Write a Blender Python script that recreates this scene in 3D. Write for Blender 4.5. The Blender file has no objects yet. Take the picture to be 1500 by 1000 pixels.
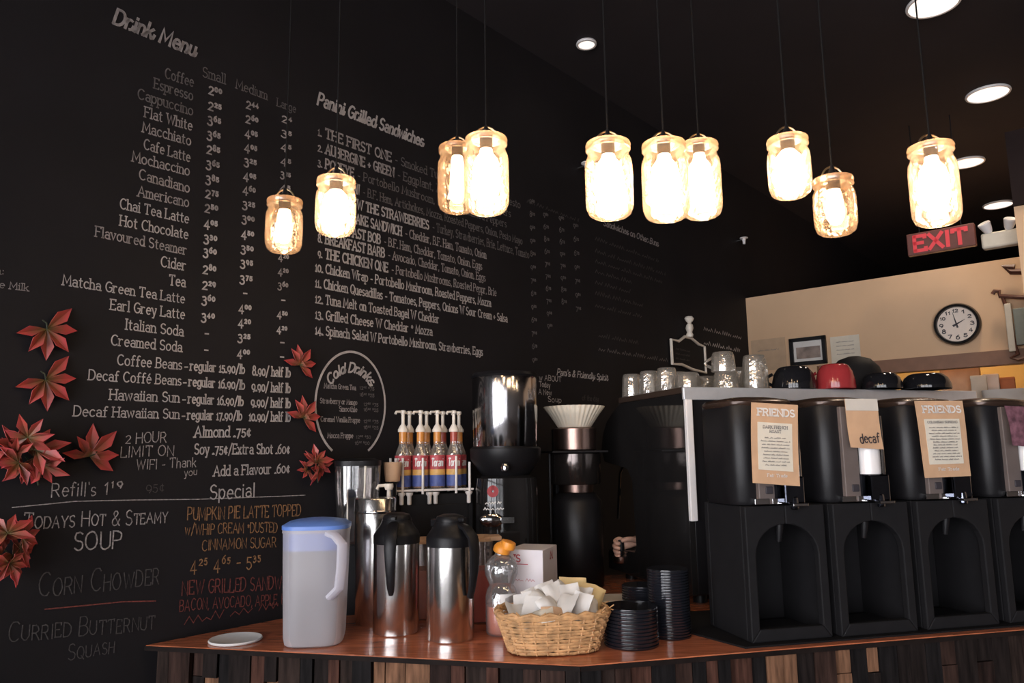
import bpy, bmesh, math, random
from mathutils import Vector, Matrix
random.seed(7)
S = bpy.context.scene
COL = S.collection

# ------------------------------------------------------------------ camera, sky, exposure
F_PX = 1100.0
PITCH, ROLL = math.radians(8.5), math.radians(0.8)
EYE = Vector((0, 0, 1.51))
FW = Vector((0, math.cos(PITCH), math.sin(PITCH)))
UP0 = Vector((0, -math.sin(PITCH), math.cos(PITCH)))
RT = Vector((1, 0, 0)) * math.cos(ROLL) - UP0 * math.sin(ROLL)
UPV = UP0 * math.cos(ROLL) + Vector((1, 0, 0)) * math.sin(ROLL)
cam = bpy.data.objects.new('camera', bpy.data.cameras.new('camera'))
COL.objects.link(cam)
cam.data.sensor_width = 36.0
cam.data.lens = 36.0 * F_PX / 1500.0
cam.data.clip_start = 0.02
_m = Matrix((RT, UPV, -FW)).transposed().to_4x4()
_m.translation = EYE
cam.matrix_world = _m
S.camera = cam
S.view_settings.view_transform = 'Standard'
S.view_settings.look = 'None'
S.view_settings.gamma = 1.0
S.view_settings.exposure = 0.0
S.view_settings.use_curve_mapping = False
SKY = 10.5
w = bpy.data.worlds.new('overcast_sky'); S.world = w; w.use_nodes = True
bg = w.node_tree.nodes['Background']
bg.inputs[0].default_value = (0.98, 0.96, 0.99, 1); bg.inputs[1].default_value = SKY

# room frame: u runs along the menu wall, v runs away from it
A = Vector((math.sin(math.radians(41)), math.cos(math.radians(41)), 0))
B = Vector((A.y, -A.x, 0))
ZC = 1.05                    # bar top
CEIL = 3.30
def ray(x, y): return FW + RT * ((x - 750) / F_PX) + UPV * ((500 - y) / F_PX)
def atz(x, y, z):
    d = ray(x, y); return EYE + d * ((z - EYE.z) / d.z)
def aty(x, y, Y):
    d = ray(x, y); return EYE + d * (Y / d.y)
L0 = atz(212, 944, ZC); L0.z = 0
def room(u, v, z): return L0 + A * u + B * v + Vector((0, 0, z))
def onplane(x, y, p0, n):
    d = ray(x, y); return EYE + d * ((p0 - EYE).dot(n) / d.dot(n))
def onwall(x, y, off=0.0): return onplane(x, y, L0 + B * off, B)
UB = 3.74                    # u of the cream wall
def onback(x, y, off=0.0): return onplane(x, y, L0 + A * (UB - off), A)
A41 = math.atan2(A.y, A.x)

# daylight comes in through the street windows (portals guide the sky through the openings)
def portal(u, v0, v1, z0, z1):
    l = bpy.data.lights.new('street_window_portal', 'AREA'); l.shape = 'RECTANGLE'
    l.size = v1 - v0; l.size_y = z1 - z0
    l.cycles.is_portal = True
    o = bpy.data.objects.new('street_window_portal', l); COL.objects.link(o)
    m = Matrix((-B, Vector((0, 0, 1)), -A)).transposed().to_4x4()
    m.translation = room(u, (v0 + v1) / 2, (z0 + z1) / 2); o.matrix_world = m
WINS = [(0.35, 1.95), (2.1, 3.7), (3.85, 5.45)]
WZ0, WZ1, UF = 0.12, 3.05, -3.3
for a_, b_ in WINS: portal(UF - 0.04, a_, b_, WZ0, WZ1)

# ------------------------------------------------------------------ materials
def mat(name, col, rough=0.5, metal=0.0, spec=0.5, var=0.0, scale=20.0, bump=0.0, emit=None, es=0.0, coat=0.0, sub=0, aniso=0.0, stretch=None):
    m = bpy.data.materials.new(name); m.use_nodes = True
    nt = m.node_tree; b = nt.nodes['Principled BSDF']
    b.inputs['Base Color'].default_value = (*col, 1)
    b.inputs['Roughness'].default_value = rough
    b.inputs['Metallic'].default_value = metal
    b.inputs['Specular IOR Level'].default_value = spec
    b.inputs['Coat Weight'].default_value = coat
    if emit:
        b.inputs['Emission Color'].default_value = (*emit, 1); b.inputs['Emission Strength'].default_value = es
    if var or bump:
        tc = nt.nodes.new('ShaderNodeTexCoord'); n = nt.nodes.new('ShaderNodeTexNoise')
        n.inputs['Scale'].default_value = scale; n.inputs['Detail'].default_value = 4
        src = tc.outputs['Object']
        if stretch:
            mp = nt.nodes.new('ShaderNodeMapping'); mp.inputs['Scale'].default_value = stretch
            nt.links.new(src, mp.inputs['Vector']); src = mp.outputs['Vector']
        nt.links.new(src, n.inputs['Vector'])
        if var:
            r = nt.nodes.new('ShaderNodeValToRGB')
            r.color_ramp.elements[0].position = 0.3; r.color_ramp.elements[1].position = 0.7
            r.color_ramp.elements[0].color = (*[c * (1 - var) for c in col], 1)
            r.color_ramp.elements[1].color = (*[min(1, c * (1 + var)) for c in col], 1)
            nt.links.new(n.outputs['Fac'], r.inputs['Fac']); nt.links.new(r.outputs['Color'], b.inputs['Base Color'])
        if bump:
            bp = nt.nodes.new('ShaderNodeBump'); bp.inputs['Strength'].default_value = bump; bp.inputs['Distance'].default_value = 0.004
            nt.links.new(n.outputs['Fac'], bp.inputs['Height']); nt.links.new(bp.outputs['Normal'], b.inputs['Normal'])
    return m

def clear(name, tint, gloss=0.12, milky=0.0, milkcol=(0.9, 0.9, 0.9), rough=0.05, bump=0.0, bscale=30):
    """thin clear or frosted sheet: see-through + sheen + a little scattering"""
    m = bpy.data.materials.new(name); m.use_nodes = True
    nt = m.node_tree; N = nt.nodes; N.remove(N['Principled BSDF']); out = N['Material Output']
    tr = N.new('ShaderNodeBsdfTransparent'); tr.inputs[0].default_value = (*tint, 1)
    gl = N.new('ShaderNodeBsdfGlossy'); gl.inputs['Roughness'].default_value = rough
    fr = N.new('ShaderNodeLayerWeight'); fr.inputs['Blend'].default_value = 0.35
    mul = N.new('ShaderNodeMath'); mul.operation = 'MULTIPLY_ADD'; mul.inputs[1].default_value = 0.75; mul.inputs[2].default_value = gloss * 0.4
    mul.use_clamp = True
    nt.links.new(fr.outputs['Fresnel'], mul.inputs[0])
    mx = N.new('ShaderNodeMixShader'); nt.links.new(mul.outputs[0], mx.inputs[0]); nt.links.new(tr.outputs[0], mx.inputs[1]); nt.links.new(gl.outputs[0], mx.inputs[2])
    last = mx
    if milky > 0:
        tl = N.new('ShaderNodeBsdfTranslucent'); tl.inputs[0].default_value = (*milkcol, 1)
        df = N.new('ShaderNodeBsdfDiffuse'); df.inputs[0].default_value = (*milkcol, 1)
        h = N.new('ShaderNodeMixShader'); h.inputs[0].default_value = 0.5
        nt.links.new(tl.outputs[0], h.inputs[1]); nt.links.new(df.outputs[0], h.inputs[2])
        m2 = N.new('ShaderNodeMixShader'); m2.inputs[0].default_value = milky
        nt.links.new(mx.outputs[0], m2.inputs[1]); nt.links.new(h.outputs[0], m2.inputs[2]); last = m2
    if bump:
        tc = N.new('ShaderNodeTexCoord'); n = N.new('ShaderNodeTexNoise'); n.inputs['Scale'].default_value = bscale
        bp = N.new('ShaderNodeBump'); bp.inputs['Strength'].default_value = bump; bp.inputs['Distance'].default_value = 0.01
        nt.links.new(tc.outputs['Object'], n.inputs['Vector']); nt.links.new(n.outputs['Fac'], bp.inputs['Height'])
        nt.links.new(bp.outputs['Normal'], gl.inputs['Normal'])
    nt.links.new(last.outputs[0], out.inputs[0])
    return m

M = {}
M['blackwall'] = mat('black_wall_paint', (0.0120, 0.0105, 0.0120), 0.7, spec=0.2, var=0.12, scale=4)
M['blackceil'] = mat('black_ceiling_paint', (0.023, 0.0195, 0.022), 0.8, spec=0.2, var=0.1, scale=3)
M['cream'] = mat('cream_wall_paint', (0.62, 0.41, 0.25), 0.7, var=0.05, scale=3)
M['brownwall'] = mat('dark_brown_panel', (0.018, 0.0115, 0.011), 0.8, spec=0.1, var=0.15, scale=6)
M['floor'] = mat('dark_floor_boards', (0.06, 0.04, 0.03), 0.4, var=0.3, scale=5, stretch=(1, 8, 1))
M['plaster'] = mat('grey_plaster', (0.16, 0.14, 0.13), 0.8, var=0.1, scale=5)
M['ochre'] = mat('ochre_kitchen_wall', (0.55, 0.36, 0.12), 0.7, var=0.06, scale=4)
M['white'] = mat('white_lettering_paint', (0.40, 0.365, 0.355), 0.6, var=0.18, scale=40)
M['white2'] = mat('dimmed_white_lettering_paint', (0.27, 0.24, 0.235), 0.6, var=0.35, scale=60)  # upper lines dimmed in the paint for the angle of the light
M['grey'] = mat('dimmed_grey_lettering_paint', (0.11, 0.10, 0.10), 0.7, var=0.4, scale=60)  # darkest step of the same dimming, light loss put into the colour
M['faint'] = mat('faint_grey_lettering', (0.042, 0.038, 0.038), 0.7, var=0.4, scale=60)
M['chalk'] = mat('white_chalk', (0.30, 0.27, 0.26), 0.9, var=0.5, scale=150)
M['chalkdim'] = mat('faded_white_chalk', (0.062, 0.056, 0.054), 0.9, var=0.45, scale=150)
M['chalkor'] = mat('orange_chalk', (0.24, 0.125, 0.055), 0.9, var=0.5, scale=150)
M['chalkred'] = mat('red_chalk', (0.14, 0.034, 0.026), 0.9, var=0.5, scale=150)
M['black'] = mat('black_plastic', (0.008, 0.0075, 0.0085), 0.4, spec=0.25, var=0.1, scale=30)
M['blackmatt'] = mat('black_matt_plastic', (0.0105, 0.010, 0.011), 0.6, spec=0.15, var=0.1, scale=30)
M['gloss'] = mat('glossy_black_enamel', (0.012, 0.011, 0.011), 0.06, spec=0.5, var=0.1, scale=10)
M['ceramicblack'] = mat('black_glazed_ceramic', (0.01, 0.01, 0.012), 0.08, spec=0.5)
M['ceramicred'] = mat('red_glazed_ceramic', (0.33, 0.034, 0.038), 0.12, spec=0.5, var=0.05, scale=10)
M['ceramicwhite'] = mat('cream_glazed_ceramic', (0.55, 0.5, 0.44), 0.3, var=0.05)
M['steel'] = mat('brushed_steel', (0.64, 0.62, 0.60), 0.20, 1.0, var=0.08, scale=60, stretch=(30, 30, 0.6))
M['steeldark'] = mat('dark_polished_steel', (0.42, 0.41, 0.42), 0.14, 1.0, var=0.06, scale=40, stretch=(12, 12, 0.5))
M['coppery'] = mat('warm_brushed_steel', (0.30, 0.20, 0.17), 0.3, 1.0, var=0.15, scale=40, stretch=(12, 12, 0.5))
M['chrome'] = mat('chrome', (0.62, 0.62, 0.63), 0.1, 1.0, var=0.03)
M['tray'] = mat('bright_steel_tray', (0.72, 0.73, 0.76), 0.35, 0.6, var=0.05, scale=30)
M['traydark'] = mat('bronze_tray_edge', (0.12, 0.08, 0.06), 0.35, 0.7, var=0.05, scale=30)
M['trim'] = mat('white_enamel_trim', (0.70, 0.67, 0.66), 0.4, var=0.03)
M['bar'] = mat('varnished_red_brown_wood', (0.46, 0.14, 0.065), 0.22, spec=0.5, var=0.3, scale=6, coat=0.25, stretch=(2, 14, 1))
M['edge'] = mat('dark_wood_edge', (0.012, 0.008, 0.007), 0.7, spec=0.1, var=0.3, scale=20)
woods = [(0.020, 0.011, 0.009), (0.013, 0.009, 0.008), (0.032, 0.017, 0.013), (0.009, 0.0075, 0.0075), (0.17, 0.085, 0.048), (0.06, 0.026, 0.018), (0.024, 0.015, 0.012)]
WOOD = [mat('reclaimed_wood_%s' % n, c, 0.8, spec=0.12, var=0.55, scale=14, bump=0.5, stretch=(6, 6, 0.7)) for n, c in zip(('brown', 'dark', 'umber', 'char', 'blond', 'russet', 'smoke'), woods)]
M['glass'] = clear('clear_drinking_glass', (0.90, 0.89, 0.87), 0.7, milky=0.18, milkcol=(0.92, 0.84, 0.74), bump=0.5, bscale=45)
M['jar'] = clear('old_mason_jar_glass', (0.95, 0.86, 0.72), 0.30, milky=0.065, milkcol=(0.95, 0.62, 0.40), rough=0.12, bump=0.7, bscale=35)
M['jarlid'] = clear('amber_jar_lid', (0.8, 0.55, 0.35), 0.5, milky=0.2, milkcol=(0.8, 0.55, 0.36), rough=0.25)
M['window'] = clear('window_glass', (0.97, 0.98, 0.99), 0.05)
M['plexi'] = clear('clear_plastic', (0.75, 0.70, 0.68), 0.35, milky=0.03)
M['frost'] = clear('frosted_plastic', (0.82, 0.83, 0.88), 0.10, milky=0.62, milkcol=(0.80, 0.76, 0.78), rough=0.3)
M['frosthandle'] = clear('thick_frosted_plastic', (0.9, 0.9, 0.95), 0.12, milky=0.82, milkcol=(0.86, 0.84, 0.90), rough=0.3)
M['water'] = clear('water_in_jug', (0.75, 0.74, 0.78), 0.02, milky=0.25, milkcol=(0.40, 0.37, 0.39))
M['bluelid'] = mat('blue_plastic_lid', (0.12, 0.23, 0.60), 0.4, var=0.05)
M['pitcher'] = clear('cloudy_pitcher_plastic', (0.9, 0.85, 0.82), 0.15, milky=0.14, milkcol=(0.70, 0.60, 0.56))
M['redjuice'] = mat('red_drink', (0.68, 0.12, 0.085), 0.25, var=0.06)
M['amberjuice'] = mat('amber_drink', (0.50, 0.13, 0.06), 0.25, var=0.06)
M['syrup'] = mat('amber_syrup', (0.55, 0.22, 0.05), 0.2, var=0.15, scale=30)
M['redsyrup'] = mat('red_syrup', (0.32, 0.06, 0.04), 0.2, var=0.15, scale=30)
M['wiregloss'] = mat('white_coated_wire', (0.75, 0.70, 0.66), 0.4, var=0.03)
M['pump'] = mat('ivory_pump_plastic', (0.74, 0.67, 0.58), 0.4, var=0.03)
M['labelred'] = mat('crimson_label_print', (0.42, 0.06, 0.07), 0.5, var=0.3, scale=60)
M['labelgold'] = mat('gold_label_print', (0.62, 0.36, 0.10), 0.5, var=0.15, scale=60)
M['labelblue'] = mat('blue_label_print', (0.07, 0.10, 0.30), 0.5, var=0.25, scale=60)
M['labelwhite'] = mat('white_label_paper', (0.72, 0.70, 0.68), 0.6, var=0.05)
M['kraft'] = mat('tan_card', (0.52, 0.32, 0.19), 0.7, var=0.08, scale=20)
M['paper'] = mat('white_paper', (0.66, 0.63, 0.60), 0.7, var=0.05)
M['paperwarm'] = mat('cream_paper', (0.62, 0.56, 0.46), 0.7, var=0.06)
M['paperyellow'] = mat('yellow_paper', (0.68, 0.50, 0.24), 0.7, var=0.1)
M['box'] = mat('white_cardboard', (0.60, 0.56, 0.58), 0.6, var=0.04)
M['redprint'] = mat('red_print', (0.38, 0.05, 0.06), 0.6, var=0.1)
M['ink'] = mat('black_ink', (0.03, 0.025, 0.03), 0.6, var=0.1)
M['greyink'] = mat('grey_small_print', (0.16, 0.15, 0.15), 0.6, var=0.1)
M['cap'] = mat('orange_plastic_cap', (0.80, 0.30, 0.035), 0.4, var=0.08)
M['honey'] = clear('amber_sauce', (0.62, 0.25, 0.15), 0.05, milky=0.35, milkcol=(0.5, 0.14, 0.07))
M['bear'] = clear('clear_squeeze_bottle', (0.93, 0.92, 0.92), 0.4, milky=0.14, bump=0.4)
M['wicker'] = mat('honey_wicker', (0.52, 0.29, 0.13), 0.55, var=0.35, scale=50)
M['lid'] = mat('black_cup_lid_plastic', (0.009, 0.010, 0.014), 0.12, spec=1.0)
M['cloth_black'] = mat('black_cotton', (0.02, 0.018, 0.019), 0.9, var=0.2, scale=80)
M['skin'] = mat('skin', (0.72, 0.42, 0.31), 0.5, var=0.12, scale=40)
M['hair'] = mat('dark_brown_hair', (0.03, 0.018, 0.012), 0.6, var=0.3, scale=60)
M['steelblue'] = mat('smoked_chrome', (0.10, 0.11, 0.14), 0.08, 1.0, var=0.2, scale=30)
M['strip'] = mat('taupe_metal_plate', (0.14, 0.11, 0.10), 0.5, 0.2, var=0.1)
M['gauge'] = mat('white_gauge_tube', (0.72, 0.69, 0.68), 0.25, spec=0.6, var=0.04)
M['purple'] = mat('purple_foil', (0.22, 0.10, 0.13), 0.3, 0.3, var=0.5, scale=60)
M['seafoam'] = mat('sea_green_board', (0.20, 0.22, 0.19), 0.6, var=0.1)
M['rust'] = mat('rust_brown_iron', (0.10, 0.035, 0.02), 0.5, var=0.2)
M['clockface'] = mat('clock_face', (0.68, 0.58, 0.50), 0.5, var=0.03)
M['brass'] = mat('old_brass_lid', (0.50, 0.38, 0.24), 0.35, 1.0, var=0.2, scale=40)
M['cord'] = mat('black_cloth_cord', (0.010, 0.009, 0.009), 0.9, spec=0.1)
M['bulb'] = mat('lit_bulb', (1, 0.8, 0.6), 0.4, emit=(1.0, 0.82, 0.62), es=26.0)
M['bulblow'] = mat('lit_filament_bulb', (1, 0.8, 0.6), 0.4, emit=(1.0, 0.74, 0.48), es=18.0)
M['downlight'] = mat('lit_downlight_lens', (1, 0.9, 0.8), 0.4, emit=(1.0, 0.88, 0.78), es=1.3)
M['exitred'] = mat('lit_red_exit_letters', (0.6, 0.05, 0.06), 0.5, emit=(0.85, 0.05, 0.07), es=0.17)
M['exitbox'] = mat('brown_exit_sign_housing', (0.14, 0.045, 0.035), 0.5, var=0.1)

def leafmat():
    m = bpy.data.materials.new('red_maple_leaf'); m.use_nodes = True
    nt = m.node_tree; b = nt.nodes['Principled BSDF']; b.inputs['Roughness'].default_value = 0.42
    at = nt.nodes.new('ShaderNodeVertexColor'); at.layer_name = 'tint'
    tc = nt.nodes.new('ShaderNodeTexCoord'); n = nt.nodes.new('ShaderNodeTexNoise'); n.inputs['Scale'].default_value = 45
    mx = nt.nodes.new('ShaderNodeMix'); mx.data_type = 'RGBA'; mx.blend_type = 'MULTIPLY'; mx.inputs[0].default_value = 0.5
    nt.links.new(tc.outputs['Object'], n.inputs['Vector']); nt.links.new(at.outputs['Color'], mx.inputs[6]); nt.links.new(n.outputs['Color'], mx.inputs[7])
    nt.links.new(mx.outputs[2], b.inputs['Base Color'])
    return m
M['leaf'] = leafmat()
M['stem'] = mat('dark_green_stem', (0.03, 0.04, 0.02), 0.6, var=0.2)

# ------------------------------------------------------------------ mesh helpers
mb_last = [None]
class MB:
    def __init__(s): s.v = []; s.f = []; s.mi = []
    def add(s, vs, fs, m=0):
        o = len(s.v); s.v += [tuple(v) for v in vs]
        for f in fs: s.f.append([i + o for i in f]); s.mi.append(m)
        return s
    def box(s, c, d, rz=0.0, m=0, mx=None):
        vs = [Vector((x * d[0] / 2, y * d[1] / 2, z * d[2] / 2)) for x in (-1, 1) for y in (-1, 1) for z in (-1, 1)]
        R = mx if mx else Matrix.Rotation(rz, 3, 'Z')
        vs = [R @ v + Vector(c) for v in vs]
        return s.add(vs, [(0, 1, 3, 2), (4, 6, 7, 5), (0, 4, 5, 1), (2, 3, 7, 6), (0, 2, 6, 4), (1, 5, 7, 3)], m)
    def loft(s, rings, m=0, c0=True, c1=True):
        n = len(rings[0]); vs = [p for r in rings for p in r]; fs = []
        for k in range(len(rings) - 1):
            for i in range(n):
                j = (i + 1) % n; fs.append((k * n + i, k * n + j, (k + 1) * n + j, (k + 1) * n + i))
        if c0: fs.append(tuple(reversed(range(n))))
        if c1: fs.append(tuple(range((len(rings) - 1) * n, len(rings) * n)))
        return s.add(vs, fs, m)
    def lathe(s, prof, n=32, c=(0, 0), m=0, c0=True, c1=True, ex=2.0, sx=1.0, sy=1.0, wob=None):
        rings = []
        for r, z in prof:
            ring = []
            for i in range(n):
                a = 2 * math.pi * i / n; ca, sa = math.cos(a), math.sin(a)
                k = 1.0 if ex == 2.0 else (abs(ca) ** ex + abs(sa) ** ex) ** (-1.0 / ex)
                rr = max(r, 1e-5) * k * (wob(a, z) if wob else 1)
                ring.append((c[0] + rr * ca * sx, c[1] + rr * sa * sy, z))
            rings.append(ring)
        return s.loft(rings, m, c0, c1)
    def tube(s, pts, r=0.004, n=8, m=0, closed=False):
        pts = [Vector(p) for p in pts]; rings = []; N = len(pts)
        if N < 2: return s
        up = Vector((0, 0, 1)); prev = None
        for i, p in enumerate(pts):
            a = pts[(i - 1) % N] if (closed or i > 0) else p
            b = pts[(i + 1) % N] if (closed or i < N - 1) else p
            t = (b - a).normalized() if (b - a).length > 1e-9 else Vector((0, 0, 1))
            if prev is None:
                q = up if abs(t.dot(up)) < 0.9 else Vector((1, 0, 0)); nrm = t.cross(q).normalized()
            else:
                nrm = prev - t * prev.dot(t); nrm = nrm.normalized() if nrm.length > 1e-6 else t.orthogonal().normalized()
            prev = nrm; bi = t.cross(nrm); rr = r[i] if isinstance(r, (list, tuple)) else r
            rings.append([p + nrm * (math.cos(2 * math.pi * k / n) * rr) + bi * (math.sin(2 * math.pi * k / n) * rr) for k in range(n)])
        if closed: rings.append(rings[0]); return s.loft(rings, m, False, False)
        return s.loft(rings, m)
    def prism(s, poly, axis_o, ax, ay, an, t0, t1, m=0):
        """polygon (a,b) in the plane axis_o + a*ax + b*ay, thickened along an from t0 to t1"""
        o = Vector(axis_o); r0 = [o + ax * p[0] + ay * p[1] + an * t0 for p in poly]; r1 = [o + ax * p[0] + ay * p[1] + an * t1 for p in poly]
        return s.loft([r0, r1], m)
    def build(s, name, mats, parent=None, smooth=True, bevel=0.0, angle=40, flip=True):
        me = bpy.data.meshes.new(name); me.from_pydata(s.v, [], s.f)
        mats = mats if isinstance(mats, (list, tuple)) else [mats]
        for m in mats: me.materials.append(m)
        for p, k in zip(me.polygons, s.mi): p.material_index = k; p.use_smooth = smooth
        if flip:
            bm = bmesh.new(); bm.from_mesh(me); bmesh.ops.recalc_face_normals(bm, faces=bm.faces); bm.to_mesh(me); bm.free()
        if smooth: me.set_sharp_from_angle(angle=math.radians(angle))
        me.update()
        o = bpy.data.objects.new(name, me); COL.objects.link(o)
        if parent: o.parent = parent
        mb_last[0] = o
        if bevel:
            b = o.modifiers.new('bevel', 'BEVEL'); b.width = bevel; b.segments = 2; b.limit_method = 'ANGLE'; b.angle_limit = math.radians(50)
        return o
def tag(o, label, cat, group=None):
    o['label'] = label; o['category'] = cat
    if group: o['group'] = group
    return o
def thing(name, label, cat, loc=(0, 0, 0), rz=0.0, group=None):
    o = bpy.data.objects.new(name, None); COL.objects.link(o); o.empty_display_size = 0.05
    o.location = loc; o.rotation_euler = (0, 0, rz)
    return tag(o, label, cat, group)
def struct(o): o['kind'] = 'structure'; return o
def dup(root, loc, rz, label, group=None):
    r = root.copy(); COL.objects.link(r); r.location = loc; r.rotation_euler = (0, 0, rz) if not isinstance(rz, tuple) else rz
    r['label'] = label
    if group: r['group'] = group
    for ch in list(root.children):
        c = ch.copy(); COL.objects.link(c); c.parent = r
        for g in list(ch.children):
            d = g.copy(); COL.objects.link(d); d.parent = c
    return r
def arc(cx, cy, rx, ry, a0, a1, n=None):
    n = n or max(4, int(abs(a1 - a0) / 22)); return [(cx + rx * math.cos(math.radians(a0 + (a1 - a0) * i / n)), cy + ry * math.sin(math.radians(a0 + (a1 - a0) * i / n))) for i in range(n + 1)]

# ------------------------------------------------------------------ lettering: a stroke alphabet
G = {
'a': (.5, ["@.25,.19,.23,.19,0,360", ".48,0 .48,.45 @.25,.45,.23,.21,0,150"]), 'b': (.5, ["0,0 0,1.02", "@.25,.33,.25,.33,180,-180"]),
'c': (.48, ["@.27,.33,.27,.33,45,315"]), 'd': (.5, [".5,0 .5,1.02", "@.25,.33,.25,.33,0,360"]), 'e': (.52, [".03,.36 .52,.36 @.27,.33,.25,.33,5,310"]),
'f': (.4, [".15,0 .15,.8 @.32,.8,.17,.22,180,50", "0,.62 .36,.62"]), 'g': (.5, ["@.25,.34,.25,.32,0,360", ".5,.66 .5,-.05 @.25,-.05,.25,.22,0,-150"]),
'h': (.46, ["0,0 0,1.02", "0,.4 @.22,.42,.22,.24,180,0 .44,0"]), 'i': (.12, [".06,0 .06,.66", ".06,.86 .06,.95"]), 'j': (.2, [".14,.66 .14,-.1 @0,-.1,.14,.18,0,-100", ".14,.86 .14,.95"]),
'k': (.46, ["0,0 0,1.02", ".42,.66 .02,.28", ".15,.4 .46,0"]), 'l': (.12, [".06,0 .06,1.02"]), 'm': (.74, ["0,0 0,.66", "0,.42 @.18,.44,.18,.22,180,0 .36,0", ".36,.42 @.54,.44,.18,.22,180,0 .72,0"]),
'n': (.46, ["0,0 0,.66", "0,.4 @.22,.42,.22,.24,180,0 .44,0"]), 'o': (.54, ["@.27,.33,.27,.33,90,450"]), 'p': (.5, ["0,.66 0,-.3", "@.25,.33,.25,.33,180,-180"]),
'q': (.5, [".5,.66 .5,-.3", "@.25,.33,.25,.33,0,360"]), 'r': (.4, ["0,0 0,.66", "0,.36 @.22,.38,.22,.28,180,55"]), 's': (.4, ["@.2,.49,.19,.17,40,270 @.2,.16,.2,.16,90,-140"]),
't': (.36, [".14,.9 .14,.16 @.28,.16,.14,.16,180,300", "0,.66 .34,.66"]), 'u': (.46, ["0,.66 0,.24 @.22,.24,.22,.24,180,360", ".44,.66 .44,0"]),
'v': (.48, ["0,.66 .24,0 .48,.66"]), 'w': (.72, ["0,.66 .18,0 .36,.6 .54,0 .72,.66"]), 'x': (.46, ["0,0 .46,.66", "0,.66 .46,0"]), 'y': (.5, ["0,.66 .25,.02", ".5,.66 .2,-.3 .05,-.3"]), 'z': (.42, ["0,.66 .42,.66 0,0 .42,0"]),
'A': (.78, ["0,0 .38,1 .76,0", ".14,.36 .62,.36"]), 'B': (.6, ["0,0 0,1 .3,1 @.3,.76,.24,.24,90,-90 0,.52", ".3,.52 @.32,.26,.28,.26,90,-90 0,0"]), 'C': (.68, ["@.38,.5,.38,.5,48,312"]),
'D': (.68, ["0,0 0,1 .26,1 @.26,.5,.42,.5,90,-90 0,0"]), 'E': (.56, ["0,0 0,1", "0,1 .54,1 .54,.86", "0,.52 .42,.52", "0,0 .56,0 .56,.15"]), 'F': (.54, ["0,0 0,1", "0,1 .54,1 .54,.85", "0,.52 .42,.52"]),
'G': (.7, ["@.38,.5,.38,.5,48,330 .7,.45 .42,.45"]), 'H': (.66, ["0,0 0,1", ".64,0 .64,1", "0,.52 .64,.52"]), 'I': (.14, [".07,0 .07,1"]), 'J': (.4, [".34,1 .34,.25 @.17,.25,.17,.25,0,-150"]),
'K': (.64, ["0,0 0,1", ".58,1 .02,.42", ".2,.58 .64,0"]), 'L': (.54, ["0,1 0,0", "0,0 .54,0 .54,.18"]), 'M': (.84, ["0,0 .05,1 .41,.25 .77,1 .82,0"]), 'N': (.68, ["0,0 0,1 .66,0 .66,1"]),
'O': (.76, ["@.38,.5,.38,.5,90,450"]), 'P': (.58, ["0,0 0,1 .3,1 @.3,.73,.27,.27,90,-90 0,.46"]), 'Q': (.76, ["@.38,.5,.38,.5,90,450", ".45,.25 .75,-.1"]), 'R': (.64, ["0,0 0,1 .3,1 @.3,.74,.26,.26,90,-90 0,.48", ".3,.48 .64,0"]),
'S': (.56, ["@.28,.75,.26,.25,35,270 @.28,.25,.28,.25,90,-150"]), 'T': (.66, [".33,0 .33,1", "0,.86 0,1 .66,1 .66,.86"]), 'U': (.66, ["0,1 0,.32 @.32,.32,.32,.32,180,360 .64,1"]), 'V': (.72, ["0,1 .36,0 .72,1"]),
'W': (1.0, ["0,1 .25,0 .5,.9 .75,0 1,1"]), 'X': (.66, ["0,0 .66,1", "0,1 .66,0"]), 'Y': (.68, ["0,1 .34,.48 .68,1", ".34,.48 .34,0"]), 'Z': (.6, ["0,1 .6,1 0,0 .6,0"]),
'0': (.54, ["@.27,.36,.27,.36,90,450"]), '1': (.22, [".02,.55 .14,.72 .14,0"]), '2': (.5, ["@.25,.52,.23,.2,160,-20 .02,0 .5,0"]), '3': (.46, ["@.2,.55,.2,.17,140,-90 @.2,.14,.26,.24,90,-150"]),
'4': (.56, [".38,-.12 .38,.72 0,.14 .56,.14"]), '5': (.48, [".44,.72 .08,.72 .06,.4 @.22,.2,.25,.25,110,-150"]), '6': (.54, [".46,.98 @.5,.3,.5,.62,110,180 @.27,.3,.27,.3,180,540"]), '7': (.46, ["0,.72 .46,.72 .16,-.15"]),
'8': (.52, ["@.26,.76,.2,.22,90,450", "@.26,.27,.26,.27,90,450"]), '9': (.52, ["@.26,.42,.26,.28,0,360", ".52,.42 @.1,.42,.42,.6,0,-60"]),
'.': (.1, [".05,0 .05,.09"]), ',': (.12, [".07,.08 .02,-.12"]), '-': (.36, [".03,.36 .33,.36"]), '/': (.46, ["0,-.15 .46,1.08"]), '&': (.7, [".7,0 .15,.75 @.32,.82,.17,.17,200,-60 .1,.4 @.28,.22,.24,.22,150,350 .68,.42"]),
'+': (.46, [".03,.36 .43,.36", ".23,.14 .23,.58"]), "'": (.1, [".05,1 .05,.8"]), ':': (.1, [".05,.05 .05,.14", ".05,.5 .05,.59"]), '*': (.36, [".18,.5 .18,.86", ".03,.59 .33,.77", ".03,.77 .33,.59"]),
'¢': (.46, ["@.25,.36,.23,.28,45,315", ".25,-.02 .25,.76"]), 'é': (.52, [".03,.36 .52,.36 @.27,.33,.25,.33,5,310", ".2,.8 .36,.98"]), '"': (.2, [".05,1 .05,.8", ".17,1 .17,.8"]),
}
def parse(st):
    out = []
    for tk in st.split():
        if tk[0] == '@': out += arc(*[float(q) for q in tk[1:].split(',')])
        else: out.append(tuple(float(q) for q in tk.split(',')))
    return out
GP = {k: (wd, [parse(q) for q in sts]) for k, (wd, sts) in G.items()}
SERIF_Y = (0, .66, 1, 1.02, -.3)
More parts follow.
